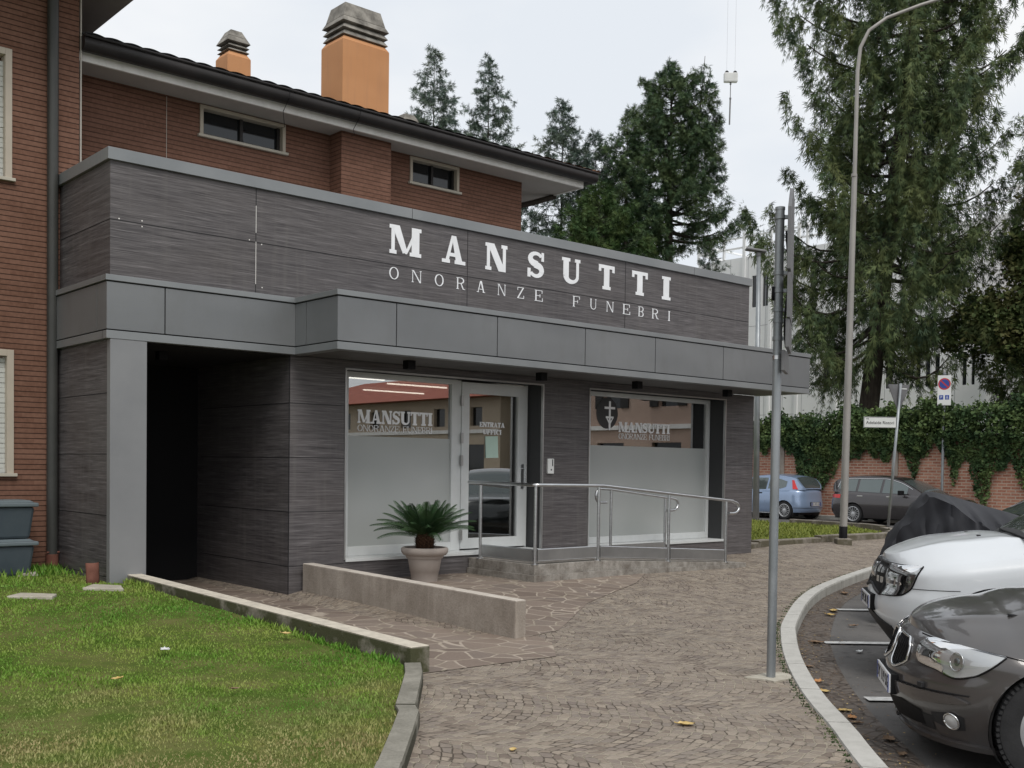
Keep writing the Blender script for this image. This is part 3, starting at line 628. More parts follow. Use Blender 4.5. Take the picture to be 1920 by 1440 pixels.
# canopy: dark core, metal panels, trims
def canopy(name, x0, x1, y0, y1, joints, sidej, zb, left=True, right=True):
    b = MB(); b.box(x0+.02,x1-(.02 if right else 0),y0+.02,y1,zb+.01,3.40); core = b.build(name, M['joint'], shop)
    b = MB(); xs = [x0]+joints+[x1]; g = .007
    for i in range(len(xs)-1): b.box(xs[i]+(g if i else 0), xs[i+1]-(g if i<len(xs)-2 else 0), y0, y0+.019, 2.888, 3.362)
    if left:
        ys = [y0+.0195]+sidej+[y1]
        for i in range(len(ys)-1): b.box(x0,x0+.019,ys[i]+(g if i else 0),ys[i+1]-(g if i<len(ys)-2 else 0),2.888,3.362)
    if right: b.box(x1-.019,x1,y0+.0195,y1,2.888,3.362)
    b.build('fascia_panel', M['panel'], core)
    b = MB(); b.box(x0-.015,x1+(.015 if right else 0),y0-.015,y1,3.376,3.435)
    b.build('top_trim', M['trim'], core, bevel=.003)
    b = MB(); b.box(x0-.003,x1+(.003 if right else 0),y0-.003,y0+.12,zb,2.874)
    if left: b.box(x0-.003,x0+.12,y0+.1205,y1,zb,2.874)
    if right: b.box(x1-.12,x1+.003,y0+.1205,y1,zb,2.874)
    b.build('bottom_trim', M['trim'], core, bevel=.003)
    return core
cA = canopy('canopy', 4.08, 6.228, 10.9, 11.0, [4.69], [], 2.792, right=False)
b = MB(); b.box(4.10,4.15,11.001,12.5,2.80,3.40); side = b.build('side_band', M['joint'], shop)
b = MB(); b.box(4.08,4.099,11.001,11.16,2.888,3.362); b.box(4.08,4.099,11.174,12.5,2.888,3.362); b.build('fascia_panel', M['panel'], side)
b = MB(); b.box(4.065,4.16,11.001,12.52,3.376,3.435); b.box(4.077,4.16,11.001,12.5,2.792,2.874); b.build('band_trim', M['trim'], side, bevel=.003)
cB = canopy('canopy', 6.23, 15.15, 10.0, 10.999, [7.0,8.49,10.0,11.38,12.9], [10.66], 2.792)
b = MB(); b.box(6.35,15.03,10.121,10.9985,2.795,2.83); b.build('soffit', M['soffit'], shop)
for x, y in ((7.54,10.5),(9.69,10.5),(11.57,10.5),(13.66,10.5),(5.0,11.7)):
    b = MB(); b.box(x-.055,x+.055,y-.055,y+.055,2.69,2.795); b.lathe([(0,-.002),(.04,-.002),(.042,.02)],(x,y,2.688),16); b.build('spotlight', M['black'], shop, bevel=.004)
# lettering on the parapet
rows1 = list(zip('MANSUTTI', ((7.58,8.06),(8.39,8.77),(9.11,9.49),(9.86,10.17),(10.51,10.87),(11.25,11.58),(11.96,12.31),(12.64,12.84))))
for c,(a,e_) in rows1: b = MB(); letters(b, c, a, e_, 4.15, 4.505, YF, True, .006); b.build('sign_letter', M['letter'], shop)
b = MB(); r2s = ((7.58,7.72),(7.92,8.07),(8.28,8.42),(8.63,8.77),(8.97,9.11),(9.33,9.47),(9.68,9.80),(10.0,10.14),(10.73,10.87),(11.08,11.21),(11.42,11.57),(11.77,11.92),(12.11,12.24),(12.42,12.57),(12.795,12.84))
for c,(a,e_) in zip('ONORANZEFUNEBRI', r2s): b = MB(); letters(b, c, a, e_, 3.835, 3.985, YF, False, .006); b.build('sign_letter', M['letter'], shop)
# glazing
YG = 11.35
def frame(name, x0,x1,z0,z1,l,r,bt,tp,y0,y1,parent):
    b = MB(); b.box(x0,x0+l,y0,y1,z0,z1); b.box(x1-r,x1,y0,y1,z0,z1); b.box(x0+l,x1-r,y0,y1,z0,z0+bt); b.box(x0+l,x1-r,y0,y1,z1-tp,z1)
    return b.build(name, M['whiteframe'], parent, bevel=.004)
fL = frame('window_frame', 6.99,8.925,.412,2.695,.225,.10,.115,.065,YG-.04,YG+.03, shop)
b = MB(); b.box(7.21,8.83,YG,YG+.008,.52,2.635); b.build('pane', M['glass'], fL)
b = MB(); b.box(7.21,8.83,YG-.0035,YG-.001,.52,1.903); b.build('frosted_film', M['frost'], fL)
b = MB(); word(b,'MANSUTTI',7.37,8.53,2.065,2.235,YG-.001,True,.04); word(b,'ONORANZE',7.37,8.0,1.965,2.045,YG-.001,False,.06); word(b,'FUNEBRI',8.06,8.53,1.965,2.045,YG-.001,False,.06); b.build('window_lettering', M['letter'], fL)
door = frame('door', 8.99,10.165,.43,2.675,.13,.165,.14,.15,YG-.05,YG+.02, shop)
b = MB(); b.box(9.10,10.01,YG-.02,YG-.012,.56,2.54); b.build('pane', M['glass'], door)
b = MB(); word(b,'ENTRATA',9.32,9.77,2.085,2.15,YG-.021,True,.05); b.build('door_lettering', M['letter'], door); b = MB(); word(b,'UFFICI',9.38,9.71,1.985,2.05,YG-.021,True,.05); b.build('door_lettering', M['letter'], door)
b = MB(); b.add([(9.42,YG-.026,1.955),(9.43,YG-.03,1.66),(9.655,YG-.03,1.665),(9.645,YG-.026,1.965)],[(0,1,2,3)]); b.build('notice', M['paper'], door)
b = MB(); b.tube([(10.08,YG-.05,1.52),(10.08,YG-.11,1.52),(10.08,YG-.11,1.28),(10.08,YG-.05,1.28)],.011,8); b.box(10.055,10.105,YG-.058,YG-.05,1.24,1.58); b.build('door_handle', M['steel'], door)
for z in (.55,1.55,1.85,2.35):
    b = MB(); b.box(8.965,9.0,YG-.075,YG-.048,z,z+.14); b.build('hinge', M['steelplate'], door)
for q0,q1 in ((8.927,8.988),(10.166,10.189)): b = MB(); b.box(q0,q1,YG-.03,YG+.0,.41,2.69); b.build('door_post', M['whiteframe'], shop)
fR = frame('window_frame', 11.11,14.265,.405,2.69,.34,.065,.10,.065,YG-.04,YG+.03, shop)
b = MB(); b.box(11.44,14.21,YG,YG+.008,.50,2.635); b.build('pane', M['glass'], fR)
b = MB(); b.box(11.44,14.21,YG-.0035,YG-.001,.50,1.885); b.build('frosted_film', M['frost'], fR)
b = MB(); word(b,'MANSUTTI',12.1,13.29,2.10,2.255,YG-.001,True,.04); word(b,'ONORANZE',12.1,12.74,1.995,2.08,YG-.001,False,.06); word(b,'FUNEBRI',12.80,13.29,1.995,2.08,YG-.001,False,.06); b.build('window_lettering', M['letter'], fR)
b = MB(); n = 36; cxx, czz = 11.84, 2.375
b.add([(cxx+.235*math.cos(k*2*math.pi/n), YG-.0015, czz+.235*math.sin(k*2*math.pi/n)) for k in range(n)], [tuple(range(n))])
b.build('round_emblem', M['reveal'], fR)
b = MB(); b.box(cxx+.035,cxx+.075,YG-.0045,YG-.002,2.12,2.56)
b.box(cxx-.06,cxx+.17,YG-.0048,YG-.002,2.44,2.475); b.box(cxx-.03,cxx+.14,YG-.0048,YG-.002,2.30,2.33)
for s_ in (-1,1): b.add([(cxx+.055+s_*.02,YG-.005,2.22),(cxx+.055+s_*.075,YG-.005,2.30),(cxx+.055+s_*.06,YG-.005,2.31),(cxx+.055+s_*.01,YG-.005,2.25)],[(0,1,2,3) if s_>0 else (3,2,1,0)])
b.build('emblem_cross', M['letter'], fR)
b = MB(); b.box(6.985,10.175,YF-.02,YG-.02,.375,.411); b.build('window_sill', M['whiteframe'], shop, bevel=.003)
b = MB(); b.box(11.105,14.265,YF-.02,YG-.02,.365,.403); b.build('window_sill', M['whiteframe'], shop, bevel=.003)
b = MB(); b.box(6.962,6.982,YF-.012,YF+.03,.40,2.70); b.box(10.18,10.2,YF-.012,YF+.03,.40,2.70); b.box(11.092,11.11,YF-.012,YF+.03,.39,2.70); b.box(14.262,14.285,YF-.012,YF+.03,.39,2.70); b.box(6.982,10.18,YF-.012,YF+.03,2.68,2.70); b.box(11.11,14.262,YF-.012,YF+.03,2.68,2.70)
b.build('opening_trim', M['steelplate'], shop)
# intercom
b = MB(); b.box(10.27,10.385,YF-.035,YF,1.455,1.665); ic = b.build('intercom', M['signwhite'], shop, bevel=.006)
b = MB(); b.box(10.345,10.362,YF-.039,YF-.036,1.56,1.655); b.lathe([(0,-.004),(.012,-.003),(.012,0)],(10.33,YF-.036,1.51),12,'y'); b.build('intercom_grille', M['reveal'], ic)
# room behind the glass
b = MB(); b.add([(6.3,16,.38),(6.3,16,2.79),(15,16,2.79),(15,16,.38)],[(0,3,2,1)]); b.add([(6.3,YG+.04,.39),(15,YG+.04,.39),(15,16,.39),(6.3,16,.39)],[(0,1,2,3)],1)
b.add([(6.3,YG+.04,2.788),(15,YG+.04,2.788),(15,16,2.788),(6.3,16,2.788)],[(0,3,2,1)]); b.add([(6.3,YG+.04,.39),(6.3,16,.39),(6.3,16,2.79),(6.3,YG+.04,2.79)],[(0,1,2,3)]); b.add([(15,YG+.04,.39),(15,16,.39),(15,16,2.79),(15,YG+.04,2.79)],[(0,3,2,1)])
b.build('room_lining', [M['interior'],M['intfloor']], shop)
for x,y,l in ((7.6,12.7,1.1),(9.1,13.2,1.1),(10.6,12.5,1.1),(9.6,14.6,1.2)): b = MB(); b.box(x,x+l,y,y+.03,2.74,2.76); b.build('ceiling_light', M['tube'], shop)
for q in ((8.0,9.6,14.2,14.9),(12.2,13.4,13.5,14.2)): b = MB(); b.box(*q,.39,1.13); b.build('counter', M['interior'], shop)
# ------------------------------------------------------------------ entrance ramp and rails
ramp = thing('entrance_ramp', 'cracked concrete entrance platform sloping down as a ramp beside the shop front', 'ramp', (9.5,10.3,.14))
b = MB()
def rampbody(b, y0, y1, x0, zl, zf, xe, zend, xm=10.05):
    pts = [(x0,zl),(x0,zf),(xm,zf),(xe,zend),(xe,zl)]
    n = len(pts); vs = [(x,y0,z) for x,z in pts]+[(x,y1,z) for x,z in pts]
    b.add(vs, [tuple(range(n-1,-1,-1))[::-1]]+[tuple(range(2*n-1,n-1,-1))]+[(i,i+n,(i+1)%n+n,(i+1)%n) for i in range(n)])
rampbody(b, 9.70,10.99,8.88,.0,.345,13.15,.165); b.build('platform', M['plinth'], ramp, bevel=.006)
b = MB(); rampbody(b, 9.665,9.695,8.845,.0,.215,12.9,.155); b.box(8.845,8.875,9.6955,10.98,.0,.215); b.build('base_ledge', M['plinth'], ramp)
rail = thing('handrail', 'outer stainless steel handrail with kick plates round the ramp edge', 'handrail', (8.9,9.75,.35))
YR = 9.74; zr = lambda x: .36 if x<10.05 else .36-(x-10.05)*.0605
top = [(8.92,11.05,1.335),(8.92,YR+.06,1.325),(8.935,YR+.015,1.325),(8.98,YR,1.325),(10.10,YR,1.315),(10.35,YR,1.295),(12.85,YR,1.085)]
lp = [(12.85+.15*math.sin(a), YR, 1.085-.0126-.085+.085*math.cos(a)+.0) for a in np.linspace(.15,math.pi,9)]+[(12.76,YR,.905)]
b = MB(); b.tube(top+lp,.0215,12); b.build('top_rail', M['steel'], rail, smooth=True, sharp=50)
for x,y in ((8.92,10.80),(8.92,YR),(10.03,YR),(11.42,YR),(12.70,YR)):
    zt = 1.32 if x<10.2 else 1.315-(x-10.1)*.083
    b = MB(); b.tube([(x,y,zr(x)-.03),(x,y,zt-.02)],.0205,12); b.tube([(x+.0,y,zt-.16),(x,y,zt-.03)],.012,8); b.lathe([(.045,0),(.045,.012),(.02,.016)],(x,y,zr(x)-.02),16); b.build('post', M['steel'], rail, smooth=True, sharp=50)
def kick(xa,xb,ya,yb):
    b = MB(); za, zb_ = zr(xa)+.03, zr(xb)+.03
    if ya != yb: za = zb_ = .385
    d = Vector((xb-xa,yb-ya,0)).normalized(); nn = Vector((d.y,-d.x,0))*.012
    A = Vector((xa,ya,0)); B = Vector((xb,yb,0))
    b.obox
    vs = []
    for P,z in ((A,za),(B,zb_)):
        for s_ in (1,-1):
            for dz in (0,.13): vs.append(tuple(P+nn*s_+Vector((0,0,z+dz))))
    b.add(vs, [(0,4,5,1),(2,3,7,6),(0,1,3,2),(4,6,7,5),(1,5,7,3),(0,2,6,4)])
    k = b.build('kick_plate', M['steelplate'], rail)
    b = MB(); e = Vector((0,0,1))
    for dz in (-.004,.134): b.tube([A+e*(za+dz),B+e*(zb_+dz)],.014,8)
    b.build('kick_plate_edge', M['steel'], k, smooth=True, sharp=50)
kick(8.92,8.92,9.78,10.76) ; kick(8.96,9.99,YR,YR); kick(10.07,11.38,YR,YR); kick(11.46,12.66,YR,YR)
rail2 = thing('handrail', 'inner looped stainless steel handrail between the ramp and the right shop window', 'handrail', (11.4,10.84,.3))
YI = 10.84
l1 = [(11.19-.085*math.sin(a)*1.0, YI, 1.145+.1*math.cos(a)) for a in np.linspace(math.pi,.1,8)]
l2 = [(12.80+.12*math.sin(a), YI, .995+.09*math.cos(a)) for a in np.linspace(.1,math.pi,8)]
b = MB(); b.tube([(11.32,YI,1.045)]+l1+[(11.4,YI,1.235),(12.7,YI,1.095)]+l2+[(12.66,YI,.905)],.0215,12); b.build('top_rail', M['steel'], rail2, smooth=True, sharp=50)
for x in (11.42,12.62):
    b = MB(); b.tube([(x,YI,.20),(x,YI,1.22-(x-11.42)*.108)],.0205,12); b.build('post', M['steel'], rail2, smooth=True, sharp=50)
b = MB(); b.box(11.42,12.62,YI-.012,YI+.012,.345,.42); b.build('kick_plate', M['steelplate'], rail2)

# ------------------------------------------------------------------ brick houses behind and beside
def window(parent, x0,x1,z0,z1,y, depth=.12, shutter=None, sur=.045):
    b = MB(); b.box(x0,x0+sur,y-.02,y+depth,z0,z1); b.box(x1-sur,x1,y-.02,y+depth,z0,z1); b.box(x0+sur,x1-sur,y-.02,y+depth,z1-sur,z1)
    w = b.build('window', M['winframe'], parent, bevel=.003)
    b = MB(); b.box(x0-.03,x1+.03,y-.05,y+depth,z0-.035,z0); b.build('sill', M['stonesill'], w, bevel=.004)
    b = MB()
    if shutter:
        n = int((z1-sur-z0)/.055)
        for k in range(n): b.box(x0+sur,x1-sur,y+.055+.006*(k%2),y+.075,z0+k*.055,z0+k*.055+.052)
        b.build('roller_shutter', M['shutter'], w, bevel=.004)
    else:
        b.add([(x0+sur,y+.1,z0),(x1-sur,y+.1,z0),(x1-sur,y+.1,z1-sur),(x0+sur,y+.1,z1-sur)],[(0,1,2,3)]); b.build('pane', M['darkglass'], w)
        b = MB(); m = (x0+x1)/2
        for a in (x0+sur, m-.02, x1-sur-.04): b.box(a,a+.04,y+.06,y+.099,z0,z1-sur)
        b.box(x0+sur+.04,m-.02,y+.06,y+.099,z0,z0+.04); b.box(m+.02,x1-sur-.04,y+.06,y+.099,z0,z0+.04)
        b.build('sash', M['gutter'], w)
    return w
hB = thing('brick_house', 'two-storey brown brick house rising behind the shop with deep eaves and orange chimneys', 'house', (8,15,0))
w1 = (6.06,7.28,5.73,6.105); w2 = (9.34,10.26,5.73,6.105)
b = MB(); wallXZ(b, 4.37,11.55,4.0,6.118,13.05,[w1,w2],.12)
b.add([(11.55,13.05,4.0),(11.55,20,4.0),(11.55,20,6.118),(11.55,13.05,6.118)],[(0,1,2,3)]); b.build('wall', M['brickB'], hB)
b = MB(); b.box(7.98,8.80,12.75,13.049,4.2,6.117); b.build('brick_pier', M['brickB'], hB)
for w in (w1,w2): window(hB, *w, 13.05, .12)
for q in ((4.37,4.385,12.49,12.51,4.6,6.9),(5.62,5.625,13.046,13.05,4.6,6.1)): b = MB(); b.box(*q); b.build('expansion_seam', M['seam'], hB)
b = MB(); b.box(4.37,12.44,12.6,20.6,6.12,6.17); b.build('eave_soffit', M['render'], hB)
b = MB(); b.box(4.37,12.47,12.565,12.599,6.10,6.205); b.box(12.4405,12.47,12.6,20.6,6.10,6.205); b.build('fascia', M['fascia'], hB)
b = MB(); xs = [4.30,12.62]
b.tube([(4.38,12.46,6.265),(12.62,12.46,6.265)],.085,16); b.box(4.38,12.66,12.50,12.60,6.206,6.375); b.tube([(12.58,12.42,6.265),(12.58,20.6,6.265)],.085,16); b.tube([(4.38,12.385,6.335),(12.67,12.385,6.335)],.016,8)
b.build('gutter', M['gutter'], hB, smooth=True, sharp=40)
b = MB(); b.tube([(12.5,13.25,6.1),(12.2,13.5,5.98),(11.6,14.0,5.80)],.045,10); b.build('drain_pipe', M['bark'], hB, smooth=True)
def roofz(y): return 6.40+.30*(y-12.5)
P = []; nx = int((12.75-4.4)/.0275)
for j in range(22):
    for st in (0,1):
        y = 12.42+.26*(j+st); row = []
        xm = 12.72-(y-12.42)*1.0
        for i in range(nx+1):
            x = min(4.4+.0275*i, xm); z = 6.362+.30*(y-12.42)+.016*abs(math.sin(x*math.pi/.22))+(.014 if st==0 else 0)
            row.append((x,y,z))
        P.append(row)
b = MB(); b.grid(P, flip=True)
P = []
for j in range(22):
    for st in (0,1):
        q = .26*(j+st); x = 12.72-q; row = []
        for i in range(260):
            y = max(12.42+.0275*i, 12.42+q); row.append((x,y,6.362+.30*q+.016*abs(math.sin(y*math.pi/.22))+(.014 if st==0 else 0)))
        P.append(row)
b.grid(P); b.build('roof', M['tile'], hB)
b = MB()
for x0,x1,dz in ((6.95,7.0,-.12),(8.02,8.03,0)):
    b.tube([(x0,12.34,6.33),(x0,12.36,6.22),(x0+.02,12.55,6.10),(x0+.07,12.6,6.04+dz),(x0+.02,12.6,6.02+dz)],.004,6)
b.build('hanging_wire', M['black'], hB)
def chimney(x0,x1,y0,y1,zb,zo,zt,rings):
    b = MB(); b.box(x0,x1,y0,y1,zb,zo-.06); b.frustum(x0,x1,y0,y1,zo-.06,zo+.02,.05); c = b.build('chimney', M['stucco'], hB, bevel=.006)
    b = MB(); n = rings; tot = zt-zo-.02; rh = tot*.19; z = zo+.02; b.box(x0+.09,x1-.09,y0+.09,y1-.09,z,zt-.1)
    for k in range(n): b.frustum(x0+.01,x1-.01,y0+.01,y1-.01,z+.012,z+rh-.012,.05); z += rh
    b.frustum(x0+.0,x1-.0,y0+.0,y1-.0,z+.012,z+.10,.045); b.frustum(x0+.045,x1-.045,y0+.045,y1-.045,z+.1005,zt,.055)
    b.build('chimney_cap', M['capconc'], c, bevel=.008)
chimney(8.77,9.61,14.0,14.62,6.4,8.0,8.545,2)
chimney(7.40,7.78,15.0,15.4,6.6,7.69,8.05,2)
chimney(10.60,11.0,15.0,15.4,6.6,7.24,7.52,1)
hA = thing('brick_house', 'tall brown brick house at the left edge with white shutters and a wide grey eave', 'house', (1,14,0))
v1 = (2.3,3.64,4.61,6.0); v2 = (2.3,3.66,1.40,2.75)
b = MB(); wallXZ(b, -10,4.36,-.1,7.0,12.5,[v1,v2],.14); b.add([(4.36,12.5,-.1),(4.36,20,-.1),(4.36,20,7.0),(4.36,12.5,7.0)],[(0,1,2,3)]); b.add([(-10,12.5,-.1),(-10,12.5,7),(-10,20,7),(-10,20,-.1)],[(0,1,2,3)]); b.build('wall', M['brickA'], hA)
for w in (v1,v2): window(hA, *w, 12.5, .14, True, .07)
b = MB(); b.box(-11,5.05,11.4,20,7.0,7.12); b.build('eave_soffit', M['render'], hA)
b = MB(); b.add([(-11,11.4,7.13),(5.05,11.4,7.13),(5.05,20,7.13),(-11,20,7.13),(-11,15.7,8.6),(1.0,15.7,8.6)],[(0,1,5,4),(1,2,5),(2,3,4,5),(3,0,4)]); b.build('roof', M['tile'], hA)
b = MB(); b.tube([(4.05,12.43,.45),(4.05,12.43,6.9),(4.05,12.1,7.0)],.06,14); b.build('downpipe', M['pipe'], hA, smooth=True, sharp=50)
b = MB(); b.tube([(4.05,12.43,.25),(4.05,12.43,.50)],.068,14); b.tube([(3.98,12.40,.52),(4.12,12.40,.52)],.012,6); b.build('downpipe_foot', M['terracotta'], hA, smooth=True, sharp=50)
b = MB(); b.tube([(5.2,16,7.52),(7.3,16.2,7.62),(9.9,16.6,7.95)],.006,5)
tag(b.build('aerial_cable', M['signback']), 'thin aerial cable strung between the two orange chimneys', 'cable')

# ------------------------------------------------------------------ palm in its pot
gp = .13; px, py = 7.80, 10.5
palm = thing('potted_plant', 'sago palm with stiff dark fronds in a round taupe pot by the shop window', 'potted plant', (px,py,gp))
b = MB(); b.lathe([(0,0),(.155,0),(.16,.02),(.172,.13),(.178,.135),(.205,.29),(.222,.295),(.235,.33),(.262,.335),(.285,.37),(.287,.41),(.272,.425),(.245,.425),(.238,.38),(0,.375)],(px,py,gp),48); b.build('pot', M['pot'], palm, smooth=True, sharp=50)
b = MB(); b.lathe([(0,0),(.236,0)],(px,py,gp+.385),32); b.build('potting_soil', M['soilpot'], palm)
b = MB(); rr = [(0.0,.30)]
b.lathe([(0,.0),(.085,.0),(.11,.06),(.115,.13),(.10,.20),(.06,.25),(0,.27)],(px,py,gp+.38),20)
for k in range(150):
    a = k*2.4; z = .02+.22*(k/150); r0 = .105-.05*max(0,z-.15)/.1
    c = Vector((px+r0*math.cos(a),py+r0*math.sin(a),gp+.38+z)); o_ = Vector((math.cos(a),math.sin(a),.55)).normalized()
    s_ = Vector((-math.sin(a),math.cos(a),0))*.014; b.add([c-s_,c+s_,c+o_*.045],[(0,1,2)]); b.add([c+s_-Vector((0,0,.014)),c-s_-Vector((0,0,.014)),c+o_*.045],[(0,1,2)])
b.build('trunk', M['cycadtrunk'], palm)
cz = gp+.55; nf = 52; V = []; F = []
def frond(a, el, Ln, droop):
    pts = []; p = Vector((px+.03*math.cos(a),py+.03*math.sin(a),cz)); d_el = el; n = 26
    for k in range(n+1):
        pts.append(p.copy()); d = Vector((math.cos(a)*math.cos(d_el), math.sin(a)*math.cos(d_el), math.sin(d_el))); p = p+d*Ln/n; d_el -= droop/n*(.4+1.2*k/n)
    sidev = Vector((-math.sin(a),math.cos(a),0))
    for k in range(n):
        d = (pts[k+1]-pts[k]).normalized(); nn = sidev.cross(d).normalized()
        q = [pts[k]-sidev*.006,pts[k]+sidev*.006,pts[k+1]+sidev*.005,pts[k+1]-sidev*.005]; bb = len(V); V.extend(q); F.append((bb,bb+1,bb+2,bb+3))
        if k < 3: continue
        for h_ in (0,.5):
            t_ = (k+h_)/n; ln = .125*math.sin(math.pi*min(1,.14+.84*t_))**.6*(1-.15*t_)+.008; c0 = pts[k].lerp(pts[k+1],h_)
            for s_ in (-1,1):
                tip = c0+(sidev*s_*.78+d*(.55+.5*t_)+nn*.42).normalized()*ln; wv = d*.0040; bb = len(V)
                V.extend([c0-wv,c0+wv,tip+d*.002,tip-d*.002]); F.append((bb,bb+1,bb+2,bb+3))
random.seed(5)
for k in range(nf):
    t_ = k/nf; el = rad(82-62*t_**.9); frond(k*2.39996+random.uniform(-.15,.15), el+random.uniform(-.06,.06), .40+.27*t_**.6+random.uniform(-.04,.04), .35+.62*t_+random.uniform(-.1,.12))
npmesh('fronds', [tuple(v) for v in V], F, M['cycad'], palm)

# ------------------------------------------------------------------ small things on the lawn
def slabstone(pts, z, h, label):
    b = MB(); b.prism(pts, z-h, z); o = b.build('stepping_stone', M['slab'], bevel=.008); tag(o, label, 'stone slab', 'stone slabs in the lawn')
slabstone([(2.98,10.38),(3.30,10.12),(3.40,10.30),(3.16,10.58)], lz(3.2,10.4)+.022, .08, 'longer pale stone slab sunk in the lawn in front of the bins')
slabstone([(3.72,10.55),(4.02,10.28),(4.10,10.55),(3.92,10.82)], lz(3.9,10.5)+.022, .08, 'whitish stone slab in the lawn at the foot of the column')
slabstone([(3.30,12.05),(3.75,11.95),(3.8,12.1),(3.4,12.22)], lz(3.5,12.1)+.035, .08, 'pale stone slab among weeds by the downpipe')
b = MB(); P = []
for k in range(9):
    a = rad(-80+20*k); P.append([(3.99+.07*math.sin(a), 11.02-.05*math.cos(a)+.02*t_, lz(4,11)-.03+.24*t_) for t_ in (0,.33,.66,1)])
b.grid(P); o = b.build('roof_tile', M['terracotta'], smooth=True); so_ = o.modifiers.new('s','SOLIDIFY'); so_.thickness = .015; tag(o, 'broken terracotta tile leaning on the grey column', 'tile')
def bin_(z, h, label):
    x0,x1,y0,y1 = 3.0,3.72,11.95,12.42; t_ = thing('storage_bin', label, 'storage bin', (3.36,12.2,z), 0, 'stacked storage bins')
    b = MB(); b.add([(x0+.04,y0+.04,z),(x1-.04,y0+.04,z),(x1-.04,y1-.03,z),(x0+.04,y1-.03,z),(x0,y0,z+h),(x1,y0,z+h),(x1,y1,z+h),(x0,y1,z+h)],[(0,3,2,1),(0,1,5,4),(1,2,6,5),(2,3,7,6),(3,0,4,7),(4,5,6,7)]); b.build('tub', M['bin'], t_, bevel=.03)
    b = MB(); b.box(x0-.03,x1+.03,y0-.03,y1+.02,z+h+.001,z+h+.045); b.frustum(x0+.0,x1-.0,y0+.0,y1-.01,z+h+.0455,z+h+.07,.04); b.build('lid', M['binlid'], t_, bevel=.012)
zz = lz(3.3,12.2)
bin_(zz, .33, 'lower blue-grey plastic bin standing on the grass by the brick wall'); bin_(zz+.402, .34, 'upper blue-grey plastic bin stacked on another by the brick wall')
# weeds at the foot of the walls
rng = np.random.default_rng(8); n = 2600
wx = np.r_[rng.uniform(2.4,4.15,1500), rng.uniform(4.25,4.45,600), rng.uniform(4.36,4.62,500)]; wy = np.r_[12.42-rng.exponential(.28,1500), rng.uniform(10.3,10.92,600), rng.uniform(6.5,8.5,500)]
wx[2100:] = 4.62-(wy[2100:]-6.5)*.09-rng.uniform(0,.06,500)
wz = np.array([lz(x,y) for x,y in zip(wx,wy)])-.01; h = rng.uniform(.03,.13,n); h[1500:2100] *= .6; h[2100:] *= .6; a = rng.uniform(0,2*np.pi,n); la = rng.uniform(0,2*np.pi,n); V = np.zeros((n,4,3))
V[:,0] = np.c_[wx,wy,wz]; dirv = np.c_[np.cos(la)*h*.5,np.sin(la)*h*.5,h]; V[:,2] = V[:,0]+dirv; sv = np.c_[np.cos(a),np.sin(a),0*a]*.008; V[:,1] = V[:,0]+dirv*.5+sv; V[:,3] = V[:,0]+dirv*.5-sv
tag(npmesh('weeds', V.reshape(-1,3), np.arange(n*4).reshape(-1,4), M['grass']), 'straggly green weeds along the foot of the walls', 'weeds', kind='stuff')
# fallen leaves, each one its own object
def leaf(x, y, z, s, mat, label, grp, rot=None, curl=.35):
    b = MB(); rot = random.uniform(0,6.28) if rot is None else rot; n = 9; top = []
    out_ = [(0,.0),(.18,.24),(.42,.30),(.60,.22),(.72,.26),(.86,.12),(1.05,.0)]
    P = []
    for u,w in out_: P.append([(u-.5, k*w, curl*((u-.5)**2*1.2+ (k*w*2)**2*.8)+.04*math.sin(7*u+3*k)) for k in (-1,-.5,0,.5,1)])
    Q = [[(x+s*(p[0]*math.cos(rot)-p[1]*math.sin(rot)), y+s*(p[0]*math.sin(rot)+p[1]*math.cos(rot)), z+.006+s*max(0,p[2])) for p in r] for r in P]
    b.grid(Q); o = b.build('fallen_leaf', mat, smooth=True); tag(o, label, 'leaf', grp)
GL, GP, GR = 'dry leaves on the lawn', 'dry leaves on the setts', 'dry leaves in the gutter'
leaf(4.32,7.67,lz(4.3,7.7)+.045,.11,M['leafy'],'yellow dry leaf on the grass close to the low mossy wall',GL)
leaf(4.60,7.72,lz(4.6,7.7)+.06,.15,M['leafy'],'curled tan leaf resting against the low mossy wall',GL,curl=.9)
leaf(3.26,7.55,lz(3.2,7.5)+.045,.12,M['signwhite'],'crumpled white scrap of leaf in the middle of the lawn',GL)
leaf(2.64,6.86,lz(2.6,6.9)+.045,.09,M['leafy'],'small yellow leaf on the browner part of the lawn',GL)
leaf(3.16,6.25,lz(3.1,6.2)+.045,.07,M['leafb'],'tiny brown leaf on the lawn nearest the paving border',GL)
leaf(5.05,4.15,.0,.12,M['leafy'],'large yellow leaf alone on the setts before the sign pole',GP)
leaf(3.85,4.36,.0,.07,M['leafy'],'small yellow leaf on the setts at the bottom of the view',GP)
